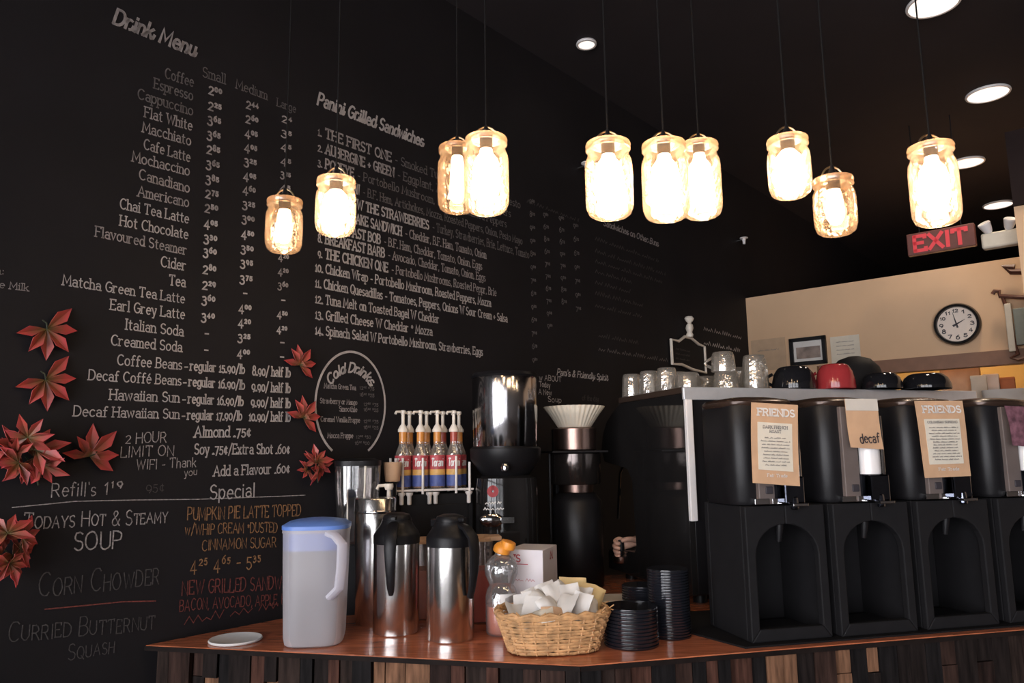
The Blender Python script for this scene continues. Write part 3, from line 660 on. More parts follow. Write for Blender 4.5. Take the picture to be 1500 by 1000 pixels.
# ------------------------------------------------------------------ water jug
p = on_bar(456, 944); p.y += .075; p = atz(452, 950, ZC) + Vector((-.004, .072, 0))
jug = thing('water_jug', 'frosted plastic water jug with a blue lid', 'jug', p, math.radians(6))
def sq(r, ex=3.6): return dict(ex=ex, n=48)
H = .284
mb = MB(); mb.lathe([(.064, 0), (.070, .004), (.0735, .02), (.079, .2), (.081, .29), (.082, H - .012), (.082, H)], c1=False, **sq(0)); mb.build('body', M['frost'], jug)
mb = MB(); mb.lathe([(.066, .003), (.071, .02), (.0745, .106), (.0745, .108)], **sq(0)); mb.build('water', M['water'], jug)
mb = MB(); mb.lathe([(.0795, .230), (.0795, .280), (.0835, .280), (.0835, .289), (.070, .297), (.045, .302), (.02, .305), (0, .306)], c0=False, **sq(0)); mb.build('lid', M['bluelid'], jug)
mb = MB(); pts = [(.036, -.070, .272), (.056, -.084, .266), (.074, -.092, .246), (.073, -.092, .19), (.068, -.089, .142), (.044, -.074, .118)]
def strap(mb, pts, wd, th, side):
    P = [Vector(q) for q in pts]; rings = []
    for i, q in enumerate(P):
        t = (P[min(i + 1, len(P) - 1)] - P[max(i - 1, 0)]).normalized(); s_ = Vector(side); s_ = (s_ - t * s_.dot(t)).normalized(); n_ = t.cross(s_)
        rings.append([q + s_ * a * wd / 2 + n_ * b * th / 2 for a, b in ((-1, -.6), (-.6, -1), (.6, -1), (1, -.6), (1, .6), (.6, 1), (-.6, 1), (-1, .6))])
    mb.loft(rings)
strap(mb, pts, .024, .014, (.75, .65, 0)); mb.build('handle', M['frosthandle'], jug)

p = atz(345, 938, ZC)
mb = MB(); mb.lathe([(.058, 0), (.064, .001), (.066, .004), (.064, .007), (.060, .006), (.057, .0045), (0, .0045)], n=48)
o = mb.build('plastic_disc', M['labelwhite']); o.location = p; tag(o, 'round flat white plastic lid lying on the counter beside the frosted jug', 'lid')

# ------------------------------------------------------------------ thermal carafes
def carafe(px, py, label, hand):
    p = atz(px, py, ZC) + Vector((0, .055, 0)); r = .0605
    t = thing('thermal_carafe', label, 'carafe', p, hand, 'steel carafes on the bar')
    mb = MB(); mb.lathe([(r - .004, 0), (r - .001, .003), (r - .001, .022), (r, .024), (r, .230), (r - .003, .233)], n=64); mb.build('body', M['steel'], t)
    mb = MB(); mb.lathe([(r + .001, .229), (r + .0015, .250), (r - .002, .257), (.052, .266), (.044, .277), (.041, .284), (.040, .289)], n=48)
    mb.build('collar', M['black'], t)
    mb = MB(); mb.lathe([(.038, .287), (.039, .294), (.034, .303), (.018, .308), (0, .309)], n=40)
    mb.box((0, -.040, .296), (.014, .03, .01)); mb.box((0, .04, .284), (.03, .04, .018)); mb.build('lid', M['black'], t, bevel=.002)
    mb = MB()
    P = [Vector((0, -.036, .282)), Vector((0, -.06, .276)), Vector((0, -.083, .254)), Vector((0, -.089, .22)), Vector((0, -.086, .17)), Vector((0, -.077, .125)), Vector((0, -.070, .108))]
    W = [.022, .03, .032, .030, .024, .018, .012]; rings = []
    for i, q in enumerate(P):
        tt = (P[min(i + 1, 6)] - P[max(i - 1, 0)]).normalized(); n_ = tt.cross(Vector((1, 0, 0)))
        rings.append([q + Vector((a * W[i] / 2, 0, 0)) + n_ * b * .007 for a, b in ((-1, -.5), (-.6, -1), (.6, -1), (1, -.5), (1, .5), (.6, 1), (-.6, 1), (-1, .5))])
    mb.loft(rings); mb.build('handle', M['black'], t)
    return t
carafe(575, 933, 'steel thermal carafe whose black handle points to the viewer', math.radians(-2))
carafe(657, 943, 'steel thermal carafe whose black handle is at its right side', math.radians(48))

# tall steel canister, blender, pump bottle behind
p = aty(548, 895, 2.19); p.z = ZC
cy = thing('steel_canister', 'tall brushed steel canister standing behind the carafes', 'canister', p)
mb = MB(); mb.lathe([(.050, 0), (.053, .004), (.056, .2), (.058, .338), (.055, .342), (.0, .340)], n=48); mb.build('body', M['steel'], cy)
mb = MB(); mb.lathe([(.0585, .30), (.0595, .302), (.0595, .306), (.0585, .308)], n=48, c0=False, c1=False); mb.build('ring', M['chrome'], cy)
p = aty(521, 890, 2.36); p.z = ZC
bl = thing('blender', 'bar blender with a clear jar on a black base beneath the cold drinks oval', 'blender', p, .2)
mb = MB(); mb.lathe([(.07, 0), (.072, .01), (.07, .1), (.058, .17), (.055, .195)], ex=3.5, n=40); mb.build('motor_base', M['black'], bl)
mb = MB(); mb.lathe([(.05, .196), (.056, .21), (.068, .37), (.07, .43)], ex=3.2, n=40, c1=False); mb.build('jar', M['plexi'], bl)
mb = MB(); mb.lathe([(.071, .43), (.071, .445), (.05, .452), (0, .453)], ex=3.2, n=40); mb.build('lid', M['black'], bl)
mb = MB(); mb.tube([(-.030, -.064, .40), (-.028, -.058, .26)], .0025); mb.build('jar_highlight', M['pump'], bl)  # pale strip modelled as a vertical highlight on the clear jar
mb = MB(); mb.tube([(.022, -.068, .43), (.018, -.058, .25)], .0035); mb.build('jar_highlight', M['pump'], bl)  # second highlight strip, a glint given solid shape
p = aty(568, 880, 2.31); p.z = ZC
pb = thing('pump_bottle', 'dark sauce bottle with an ivory pump behind the steel canister', 'bottle', p)
mb = MB(); mb.lathe([(.030, 0), (.032, .01), (.032, .2), (.018, .26), (.015, .285)], n=24); mb.build('bottle', M['black'], pb)
mb = MB(); mb.lathe([(.016, .285), (.018, .30), (.008, .31), (.0055, .36)], n=16); mb.lathe([(.011, .358), (.014, .366), (.013, .376)], n=16); mb.tube([(0, 0, .372), (-.03, -.01, .370), (-.034, -.012, .360)], .005, 6); mb.build('pump', M['pump'], pb)

# ------------------------------------------------------------------ red drink pitchers
def pitcher(px, Y, top, label, lip, jm):
    p = aty(px, 880, Y); p.z = ZC; h = EYE.z - (top - 663) * Y / F_PX - ZC
    t = thing('drink_pitcher', label, 'pitcher', p, .15, 'pitchers of red drink')
    mb = MB(); mb.lathe([(.045, 0), (.048, .004), (.052, h - .03), (.054, h)], ex=5, n=40, c1=False)
    mb.build('body', M['pitcher'], t)
    mb = MB(); mb.lathe([(.0455, .003), (.049, h * .62), (.049, h * .62 + .001)], ex=5, n=40); mb.build('drink', jm, t)
    mb = MB(); mb.box((lip * .05, -.02, h + .0), (.05, .06, .012)); mb.lathe([(.055, h - .008), (.055, h + .003), (0, h + .004)], ex=5, n=40); mb.build('lid', M['kraft'], t, bevel=.002)
    mb = MB()
    for k in range(4): mb.box((.036, -.0535, h * (.66 + .08 * k)), (.004 + .003 * (k % 2), .001, .009))
    mb.build('measure_marks', M['ink'], t)
pitcher(618, 2.25, 782, 'cloudy plastic pitcher of red drink between the two carafes', -1, M['amberjuice'])
pitcher(694, 2.20, 780, 'cloudy plastic pitcher of red drink left of the clear squeeze bottle', 1, M['redjuice'])

# ------------------------------------------------------------------ white carton with red print
p = aty(782, 905, 2.13); p.z = ZC; hb = EYE.z - (797 - 664) * 2.1 / F_PX - ZC
ct = thing('carton_box', 'white cardboard carton with red print behind the basket', 'box', p, math.radians(-20))
s_ = .100
mb = MB(); mb.box((0, 0, hb / 2), (s_, .13, hb)); mb.build('box_body', M['box'], ct, bevel=.002)
mb = MB()
text3(mb, "'S", Vector((-.030, -.0655, hb - .032)), X_, Z, .016, .018, 'slab', .2)
mb.box((-.012, -.0655, hb - .038), (.04, .0006, .002))
text3(mb, 'M', Vector((.0505, .0, hb - .03)), Y_, Z, .02, .02, 'slab', .22)
mb.build('red_print', M['redprint'], ct, smooth=False, flip=False)
mb = MB()
scribble(mb, Vector((-.03, -.0655, hb * .6)), X_, Z, .06, .009, .0011, 0, 3)
for k in range(3): scribble(mb, Vector((.0505, -.02, hb * (.5 - .05 * k))), Y_, Z, .05, .006, .001, 0, 7 + k)
mb.build('small_print', M['redprint'], ct, smooth=False, flip=False)

# ------------------------------------------------------------------ squeeze bottle
p = atz(735, 934, ZC) + Vector((0, .045, 0))
sb = thing('squeeze_bottle', 'clear squeeze bottle with a tilted orange cap beside the basket', 'bottle', p, 0)
mb = MB(); mb.lathe([(.036, 0), (.041, .006), (.042, .05), (.042, .095), (.038, .112), (.031, .122), (.035, .132), (.043, .15), (.044, .165), (.038, .182), (.026, .194), (.017, .199), (.016, .206)], n=40, ex=2.3, c1=False); mb.build('body', M['bear'], sb)
mb = MB(); mb.lathe([(.034, .003), (.039, .008), (.040, .07), (.040, .072)], n=40, ex=2.3); mb.build('sauce', M['amberjuice'], sb)
mb = MB(); mb.lathe([(.020, 0), (.023, .003), (.023, .014), (.018, .022), (.008, .03), (.006, .036)], n=24)
mb.lathe([(.019, .016), (.021, .024), (.019, .034), (.012, .037)], n=16, c=(.012, -.004))
o = mb.build('cap', M['cap'], sb); o.location = (0, 0, .203); o.rotation_euler = (.1, .28, 0)
mb = MB(); mb.loft([[(.042 * math.sin(a), -.0425 * math.cos(a), z) for a in [math.radians(-5 + 65 * i / 8) for i in range(9)]] for z in (.05, .105)], 0, False, False)
mb.build('paper_label', M['labelwhite'], sb, flip=False)
mb = MB(); mb.lathe([(.012, .164), (.012, .176), (.006, .182), (0, .182)], n=14, c=(.030, -.022)); mb.build('shoulder_bump', M['bear'], sb); mb = MB(); mb.lathe([(.012, .164), (.012, .176), (.006, .182), (0, .182)], n=14, c=(-.030, -.022)); mb.build('shoulder_bump', M['bear'], sb)

# ------------------------------------------------------------------ wicker basket with packets
p = atz(812, 962, ZC) + Vector((0, .07, 0))
bk = thing('wicker_basket', 'honey coloured wicker basket filled with packets', 'basket', p, math.radians(8))
def bring(q, z, n, wv=0, amp=.0):
    sx = .104 + .027 * q; sy = .066 + .018 * q; out = []
    for i in range(n):
        a = 2 * math.pi * i / n; ca, sa = math.cos(a), math.sin(a); k = (abs(ca) ** 3 + abs(sa) ** 3) ** (-1 / 3)
        m_ = 1 + amp * (1 if (i + wv) % 2 else -1)
        out.append((ca * k * sx * m_, sa * k * sy * m_, z))
    return out
rb = random.Random(5); mb = MB(); NR = 12; NS = 56
for j in range(NR):
    q = j / (NR - 1); ring = bring(q, .006 + .078 * q, NS, j, .026)
    mb.tube([(x, y, z + rb.uniform(-.0012, .0012)) for x, y, z in ring], .0036, 6, closed=True)
mb.build('weave', M['wicker'], bk)
mb = MB()
for i in range(28):
    lo = bring(0, .003, 28)[i]; hi = bring(1, .086, 28)[i]; mb.tube([lo, hi], .0026, 6)
mb.build('stake', M['wicker'], bk)
mb = MB(); ring = bring(1.06, .088, 40, 0, .012); mb.tube(ring, .0058, 7, closed=True); ring = bring(1.04, .093, 40, 1, .02); mb.tube([(x, y, z + (.003 if i % 2 else -.003)) for i, (x, y, z) in enumerate(ring)], .0045, 7, closed=True)
for k in range(26):
    x, y, z = ring[rb.randrange(40)]; mb.tube([(x, y, z), (x * 1.05 + rb.uniform(-.015, .015), y * 1.05, z + rb.uniform(-.008, .012))], .0015, 5)
mb.build('rim', M['wicker'], bk)
mb = MB(); mb.loft([bring(-.15, .004, 40), bring(-.05, .03, 40), bring(.05, .055, 40)], 0, True, True); mb.build('base', M['edge'], bk)
def packet(lx, ly, lz, rot, m, label, sz=(.05, .07), group='packets in the wicker basket', name='sugar_packet', cat='packet'):
    nx, ny = 6, 6; vs = []; r_ = random.Random(int(lx * 9999) + int(ly * 7777)); w_, h_ = sz
    top = []; bot = []
    for j in range(ny + 1):
        for i in range(nx + 1):
            u, v = i / nx, j / ny; th = .005 * (math.sin(math.pi * u) * math.sin(math.pi * v)) ** .6 + .0004
            cr = r_.uniform(-.0018, .0018) + .004 * math.sin(u * 5 + lx * 40)
            top.append(((u - .5) * w_, (v - .5) * h_, cr + th)); bot.append(((u - .5) * w_, (v - .5) * h_, cr - th))
    k = nx + 1; fs = []; N = k * (ny + 1)
    for j in range(ny):
        for i in range(nx):
            a = j * k + i; fs.append((a, a + 1, a + k + 1, a + k)); fs.append((N + a, N + a + k, N + a + k + 1, N + a + 1))
    edge = [i for i in range(k)] + [j * k + nx for j in range(1, ny + 1)] + [ny * k + i for i in range(nx - 1, -1, -1)] + [j * k for j in range(ny - 1, 0, -1)]
    for i in range(len(edge)):
        a, b = edge[i], edge[(i + 1) % len(edge)]; fs.append((a, N + a, N + b, b))
    mb = MB(); mb.add(top + bot, fs); o = mb.build(name, m, None, angle=60)
    R = Matrix.Rotation(math.radians(8), 4, 'Z')
    o.matrix_world = Matrix.Translation(bk.location) @ R @ Matrix.Translation((lx * .87, ly, lz)) @ rot
    tag(o, label, cat, group); return o
def E(x, y, z): return Matrix.Rotation(z, 4, 'Z') @ Matrix.Rotation(y, 4, 'Y') @ Matrix.Rotation(x, 4, 'X')
kinds = 'white paper packet heaped with others in the wicker basket'
rp = random.Random(14)
for i, (lx, ly, lz) in enumerate([(-.10, -.02, .088), (-.075, .02, .094), (-.06, -.03, .096), (-.04, .03, .104), (-.025, -.01, .112), (-.01, -.045, .1), (.0, .03, .118), (.015, .0, .12), (.03, -.04, .108), (.04, .035, .118), (.055, 0, .114), (.07, -.035, .1), (.085, .02, .106), (.10, -.01, .096)]):
    packet(lx, ly, lz, E(rp.uniform(.5, 1.15), rp.uniform(-.5, .5), rp.uniform(-.9, .9)), M['paper'], kinds)
packet(.0, -.062, .088, E(1.0, .1, .15), M['kraft'], 'tan paper packet lying over the near rim of the basket', (.075, .04), None)
packet(-.055, -.065, .086, E(.7, -.2, -.2), M['paperwarm'], 'cream paper packet at the near left of the basket', (.08, .04), None)
packet(.075, .062, .128, E(1.25, .1, .1), M['paperyellow'], 'yellow speckled packet standing at the back of the basket', (.07, .05), None)
packet(.118, .03, .11, E(.8, .4, -.3), M['paperyellow'], 'yellow paper packet poking over the basket rim toward the black lids', (.06, .07), None)

# cream trays behind the basket
pt = aty(893, 893, 2.12); pt.z = ZC
for i, (z0, lab) in enumerate(((0.0, 'lower cream tray of two stacked behind the basket'), (.036, 'upper cream tray of two stacked behind the basket'))):
    mb = MB(); mb.loft([[(x * k, y * k, z) for x, y in ((-.085, -.05), (.062, -.05), (.062, .05), (-.085, .05))] for k, z in ((.9, z0), (.94, z0 + .022), (1.0, z0 + .024), (1.0, z0 + .034), (.94, z0 + .0355))])
    o = mb.build('serving_tray', M['ceramicwhite'], smooth=False, bevel=.002); o.location = pt; o.rotation_euler = (0, 0, .1); tag(o, lab, 'tray', 'cream trays')

# ------------------------------------------------------------------ black lids in stacks
mb = MB(); R_ = .066
mb.lathe([(R_ - .003, 0), (R_ - .0005, .0006), (R_, .0014), (R_, .0056), (R_ - .001, .0066), (R_ - .004, .0069), (R_ - .004, .0081), (R_ - .012, .0081), (.02, .008), (0, .008)], n=48)
proto = mb.build('cup_cover', M['lid'])
ORD = 'top second third fourth fifth sixth seventh eighth ninth tenth eleventh twelfth thirteenth fourteenth fifteenth sixteenth seventeenth eighteenth nineteenth twentieth twenty-first twenty-second twenty-third twenty-fourth twenty-fifth'.split()
def stack(px, py, n, sc, where, first=None, dy=.06):
    p = atz(px, py, ZC) + Vector((0, dy, 0))
    for k in range(n):
        o = first if (k == 0 and first) else proto.copy()
        if o.name not in COL.objects: COL.objects.link(o)
        o.location = p + Vector((0, 0, .0083 * sc * k)); o.scale = (sc, sc, sc)
        lab = 'black cup lid, %s' % ('top of the ' + where if k == n - 1 else 'bottom of the ' + where if k == 0 else ORD[n - 1 - k] + ' from the top of the ' + where)
        tag(o, lab, 'lid', 'lids in the ' + where)
stack(931, 953, 11, 1.0, 'near stack beside the basket', proto)
stack(988, 938, 25, .80, 'tallest stack', dy=.05)
stack(946, 925, 17, .78, 'stack behind the near one', dy=.05)

# ------------------------------------------------------------------ coffee dispensers
def dispenser(i, label):
    cx = (1166, 1295, 1418, 1536)[i]; cyy = (942, 932.5, 922.5, 912.5)[i]
    p = atz(cx, cyy, ZC) + NBK * .115; p.z = ZC + .0042
    t = thing('coffee_dispenser', label, 'coffee dispenser', p, math.atan2(EB.y, EB.x), 'row of black coffee dispensers')
    w2, D, HS = .110, .105, .320
    # stand: a front with an arched opening, sides, back and floor
    mb = MB(); outer = [(-w2, 0), (w2, 0), (w2, HS), (-w2, HS)]
    arch = [(.086, .03), (.086, .20)] + [(.086 * math.cos(math.radians(a)), .20 + .075 * math.sin(math.radians(a))) for a in range(15, 166, 15)] + [(-.086, .20), (-.086, .03)]
    prof = [(-w2, 0), (w2, 0), (w2, HS), (-w2, HS)]
    left = [(-w2, 0)] + [(-.086, .03), (-.086, .20)] + [(.086 * math.cos(math.radians(a)), .20 + .075 * math.sin(math.radians(a))) for a in range(165, 89, -15)] + [(0, HS), (-w2, HS)]
    right = [(-q[0], q[1]) for q in reversed(left)]
    for pl in (left, right): mb.prism(pl, (0, 0, 0), X_, Z, Y_, -D, -D + .02)
    mb.prism([(-w2, 0), (w2, 0), (.086, .03), (-.086, .03)], (0, 0, 0), X_, Z, Y_, -D, -D + .02)
    for sx in (-1, 1): mb.box((sx * (w2 - .006), .0, HS / 2), (.012, 2 * D - .04, HS))
    mb.box((0, D - .01, HS / 2), (2 * w2, .02, HS)); mb.box((0, 0, .006), (2 * w2 - .02, 2 * D - .04, .012)); mb.box((0, 0, HS - .006), (2 * w2 - .024, 2 * D - .04, .012))
    mb.build('stand', M['blackmatt'], t, smooth=False, bevel=.003)
    mb = MB(); mb.tube([(0, -.075, .30), (0, -.077, .27), (0, -.07, .23)], [.012, .011, .007], 10); mb.build('drip_spout', M['black'], t)
    mb = MB(); mb.box((0, -.03, .016), (.15, .12, .008)); mb.build('drip_tray', M['black'], t, smooth=False)
    bx = -.030; z0, z1 = HS + .002, HS + .254
    mb = MB(); mb.lathe([(.090, z0), (.094, z0 + .01), (.096, z0 + .13), (.095, z1 - .01), (.090, z1)], ex=4.5, n=56, c=(bx, 0), sy=1.02); mb.build('tank', M['black'], t)
    mb = MB(); mb.lathe([(.096, z1 - .008), (.1005, z1 - .002), (.1005, z1 + .005), (.094, z1 + .011), (.05, z1 + .019), (0, z1 + .021)], ex=3.2, n=56, c=(bx, 0)); mb.build('lid', mat('bronze_black_lid', (.05, .03, .022), .25, .4) if 'bronze_black_lid' not in bpy.data.materials else bpy.data.materials['bronze_black_lid'], t)
    yf = -.102
    mb = MB(); mb.box((bx - .018, yf + .002, z0 + .122), (.044, .016, .24)); mb.box((bx - .012, yf - .007, z0 + .036), (.02, .004, .018), m=1); mb.build('gauge_plate', [M['strip'], M['ink']], t, smooth=False, bevel=.002)
    mb = MB(); mb.lathe([(.029, z0 + .070), (.0295, z0 + .075), (.0295, z1 - .02), (.026, z1 - .015)], n=24, c=(bx + .042, yf + .008)); mb.build('sight_gauge', M['gauge'], t)
    mb = MB(); mb.box((bx + .046, yf - .002, z0 + .036), (.056, .05, .066)); mb.tube([(bx + .046, yf - .02, z0 + .02), (bx + .046, yf - .024, z0 - .012)], .01, 10)
    fc = mb.build('faucet', M['steelblue'], t, smooth=False, bevel=.004)
    mb = MB(); mb.box((bx + .050, yf - .033, z0 + .001), (.042, .02, .007)); mb.build('faucet_lever', M['chrome'], fc, smooth=False, bevel=.001)
    for xx in (bx - .034, bx + .014): mb = MB(); mb.box((xx, yf + .001, z0 + .009), (.04, .02, .014)); mb.build('tank_latch', M['chrome'], t, smooth=False, bevel=.001)
    mb = MB(); mb.box((bx + .082, yf + .006, z0 + .115), (.009, .014, .21)); mb.build('gauge_guard', M['chrome'], t, smooth=False, bevel=.002)
    return t, p, bx, yf, z0, z1
DN = ['coffee dispenser with a friends tag, beside the espresso machine edge', 'coffee dispenser carrying the handwritten decaf tag', 'coffee dispenser with a friends tag, under the bowls', 'coffee dispenser with the purple foil tag at the picture edge']
tagdefs = [((1101, 589), (1169, 593), (1172, 712), (1103, 707)), ((1236, 584), (1283, 584), (1296, 658), (1248, 655)), ((1338, 587), (1408, 587), (1424, 697), (1357, 700)), ((1471, 594), (1512, 596), (1516, 655), (1484, 652))]
labs = ['tan tag headed friends hung left of the decaf tag', 'torn tan card tag with decaf handwritten on it', 'tan tag headed friends hung under the black bowls', 'crinkled purple foil tag on the last dispenser']
for i in range(4):
    t, p, bx, yf, z0, z1 = dispenser(i, DN[i])
    # the tag hangs just in front of the gauge
    pl0 = p + NBK * (yf - .034); cor = [onplane(x, y, pl0, NBK) for x, y in tagdefs[i]]
    tt = thing('paper_tag' if i < 3 else 'foil_tag', labs[i], 'tag', (cor[0] + cor[1]) / 2, 0, 'tags on the dispensers')
    o0 = tt.location.copy(); C4 = [c - o0 for c in cor]
    def bil(u, v, off=0.0):
        q = (C4[3] * (1 - u) + C4[2] * u) * (1 - v) + (C4[0] * (1 - u) + C4[1] * u) * v
        return q + NBK * (-off + .004 * math.sin(v * 3 + i))
    def sheet(mb, u0, u1, v0, v1, off, m, th=.0016, nn=8):
        fr = [bil(u0 + (u1 - u0) * a / nn, v0 + (v1 - v0) * b / nn, off) for b in range(nn + 1) for a in range(nn + 1)]
        bk_ = [q + NBK * th for q in fr]; k = nn + 1; N = k * k; fs = []
        for b in range(nn):
            for a in range(nn):
                c = b * k + a; fs += [(c, c + 1, c + k + 1, c + k), (N + c, N + c + k, N + c + k + 1, N + c + 1)]
        eg = list(range(k)) + [b * k + nn for b in range(1, k)] + [nn * k + a for a in range(nn - 1, -1, -1)] + [b * k for b in range(nn - 1, 0, -1)]
        for q in range(len(eg)): a, b = eg[q], eg[(q + 1) % len(eg)]; fs.append((a, N + a, N + b, b))
        mb.add(fr + bk_, fs, m)
    ex = (C4[1] - C4[0]).normalized(); ey = (C4[0] - C4[3]).normalized(); wid = (C4[1] - C4[0]).length; hgt = (C4[0] - C4[3]).length
    mb = MB(); sheet(mb, 0, 1, 0, 1, 0, 0); mb.build('card', M['kraft'] if i < 3 else M['purple'], tt, smooth=False)
    if i in (0, 2):
        mb = MB(); sheet(mb, .13, .87, .17, .76, .0012, 0, .001); wp = mb.build('white_panel', M['paperwarm'], tt, smooth=False)
        mb = MB(); text3(mb, 'FRIENDS', bil(.13, .845, .003), ex, ey, wid * .78, hgt * .085, 'slab', .22); mb.build('heading_print', M['paper'], tt, smooth=False, flip=False); mb = MB(); text3(mb, 'Fair Trade', bil(.3, .09, .003), ex, ey, wid * .42, hgt * .035, 'slab', .16); mb.build('footer_print', M['paper'], tt, smooth=False, flip=False)
        mb = MB()
        if i == 0: text3(mb, 'DARK FRENCH', bil(.24, .685, .003), ex, ey, wid * .52, hgt * .035, 'slab', .18); text3(mb, 'ROAST', bil(.38, .635, .003), ex, ey, wid * .24, hgt * .033, 'slab', .18)
        else: text3(mb, 'COLOMBIAN SUPREMO', bil(.18, .705, .003), ex, ey, wid * .62, hgt * .03, 'slab', .18)
        for k in range(9 if i == 0 else 12):
            sp = RND.uniform(.17, .27); v = (.56 if i == 0 else .64) - .042 * k * (1 if i == 0 else .9)
            scribble(mb, bil(sp, v, .003), ex, ey, wid * (1 - 2 * sp), hgt * .022, hgt * .0055, 0, 100 + i * 20 + k)
        mb.build('small_print', M['greyink'], wp, smooth=False, flip=False)
    if i == 1:
        mb = MB(); sheet(mb, 0, 1, .76, 1.0, .0012, 0, .001); mb.build('tape_strip', M['ceramicwhite'], tt, smooth=False)
        mb = MB(); text3(mb, 'decaf', bil(.3, .10, .003), ex, ey, wid * .60, hgt * .19, 'chalk', .13); mb.build('handwriting', M['ink'], tt, smooth=False, flip=False)

# ------------------------------------------------------------------ espresso machine
MX = Vector((.956, .292, 0)).normalized(); MY = Vector((-MX.y, MX.x, 0)); MZ0 = ZC
m0 = aty(1000, 566, 2.34); MH = m0.z - ZC
em = thing('espresso_machine', 'large black espresso machine with a steel cup tray on top', 'espresso machine', (m0.x, m0.y, ZC), math.atan2(MX.y, MX.x))
ML = 1.16
prof = [(0, .03), (0, MH - .021), (.46, MH - .021), (.53, MH - .05), (.59, MH - .085), (.63, MH - .135), (.645, MH - .19), (.62, MH - .235), (.42, MH - .26), (.385, MH - .30), (.37, .14), (.385, .115), (.60, .10), (.61, .085), (.61, .03)]
mb = MB(); mb.prism(prof, (.02, 0, 0), Y_, Z, X_, 0, ML - .04); mb.build('body', M['black'], em, smooth=True, bevel=.003)
for x in (0, ML - .02):
    mb = MB(); mb.prism([(a, b) for a, b in prof], (x, 0, 0), Y_, Z, X_, 0, .02); mb.build('side_panel', M['gloss'], em, smooth=True, bevel=.002)
mb = MB(); mb.box((.012, -.006, MH - .035 - .19), (.024, .016, .37)); mb.build('corner_trim', M['trim'], em, smooth=False, bevel=.003)
mb = MB(); mb.box((ML / 2 - .0, .235, MH - .0105), (ML + .004, .47, .020)); mb.build('cup_tray', M['traydark'], em, smooth=False, bevel=.003)
mb = MB(); mb.box((ML / 2, -.006, MH - .022), (ML + .01, .012, .040)); mb.build('front_rail', M['tray'], em, smooth=False, bevel=.003)
for x in (.06, ML - .06):
    for y in (.06, .54): mb = MB(); mb.lathe([(.022, 0), (.022, .02), (.018, .031)], n=16, c=(x, y)); mb.build('foot', M['black'], em)
for x in (.2, .45, .7):
    mb = MB(); mb.lathe([(.036, MH - .36), (.036, MH - .30), (.03, MH - .24)], n=24, c=(x, .52)); mb.lathe([(.034, MH - .40), (.034, MH - .36)], n=24, c=(x, .52)); gh = mb.build('group_head', M['chrome'], em)
    mb = MB(); mb.tube([(x, .53, MH - .385), (x, .68, MH - .395)], .012, 10); mb.build('filter_handle', M['black'], gh)
mb = MB(); mb.tube([(.06, .57, MH - .24), (.055, .6, MH - .28), (.04, .60, MH - .45)], .005, 8); mb.build('steam_wand', M['chrome'], em); mb = MB(); mb.tube([(.10, .54, MH - .24), (.11, .56, MH - .30), (.10, .56, MH - .40)], .004, 8); mb.build('steam_wand', M['chrome'], em)
def on_tray(px, Y): 
    p = aty(px, 560, Y); p.z = ZC + MH - .0008; return p

# glasses upside down on the tray
def glass_proto(label, loc, h, r, handle=False, group='glasses on the espresso machine'):
    t = thing('glass_mug' if handle else 'drinking_glass', label, 'glass', loc, 0, group)
    mb = MB(); mb.lathe([(r, 0), (r * 1.01, .003), (r * .97, h * .3), (r * .90, h * .8), (r * .84, h - .006), (r * .78, h), (0, h)], n=12, ex=2.2, c0=False)
    mb.lathe([(r * .95, 0.001), (r * .90, h * .35), (r * .82, h - .014), (0, h - .016)], n=24, c0=False); mb.build('bowl', M['glass'], t, angle=20)
    if handle:
        mb = MB(); mb.tube([(r * .9 + .028 * math.sin(math.pi * k / 8), 0, h * .22 + h * .55 * k / 8) for k in range(9)], .005, 8); o = mb.build('handle', M['glass'], t)
    return t
g1 = glass_proto('ribbed upturned glass at the far end of the glass row', on_tray(925, 2.80), .088, .037)
for px, Y, lab, sc in ((951, 2.70, 'upturned glass second from the far end of the glass row', 1.0), (977, 2.60, 'upturned glass third from the far end, below the wall sign', 1.0)):
    dup(g1, on_tray(px, Y), .3, lab)
dup(g1, on_tray(992, 2.74), 1.0, 'upturned glass in the second row behind the glass row')
g2 = glass_proto('wide glass cup lying low beneath the wall sign', on_tray(1007, 2.52), .062, .045, True)
dup(g2, on_tray(1034, 2.66), -.6, 'wide glass cup behind the other wide cups')
dup(g2, on_tray(1064, 2.50), 1.2, 'wide glass cup under the stacked glass mug')
g3 = glass_proto('tall glass mug with its handle toward the viewer, beside the black bowl', on_tray(1107, 2.50), .115, .042, True)
g3.rotation_euler = (0, 0, -1.3)
q = on_tray(1061, 2.50); q.z += .0625
g4 = glass_proto('glass mug stacked on top of a wide glass cup', q, .065, .040, True); g4.rotation_euler = (0, 0, 2.5)
dup(g1, on_tray(1083, 2.62), .2, 'upturned glass behind the tall glass mug')

def bowl(name, label, px, Y, r, h, m, group, hnd=None):
    t = thing(name, label, 'cup', on_tray(px, Y), 0, group)
    mb = MB(); mb.lathe([(r, 0), (r * 1.01, .003), (r * .98, h * .35), (r * .88, h * .7), (r * .70, h * .93), (r * .58, h * .985), (r * .5, h), (r * .46, h * .985), (0, h * .98)], n=48, c0=False)
    mb.lathe([(r * .97, .001), (r * .93, h * .35), (r * .82, h * .7), (r * .62, h * .9), (0, h * .93)], n=48, c0=False); mb.build('bowl', m, t)
    if hnd is not None:
        mb = MB(); mb.tube([((r * .93 + .026 * math.sin(math.pi * k / 8)) * math.cos(hnd), (r * .93 + .026 * math.sin(math.pi * k / 8)) * math.sin(hnd), h * .2 + h * .5 * k / 8) for k in range(9)], .0055, 8); mb.build('handle', m, t)
    return t
bowl('upturned_cup', 'glossy black upturned cup beside the tall glass mug', 1163, 2.52, .071, .078, M['ceramicblack'], 'upturned cups on the espresso machine', 2.9)
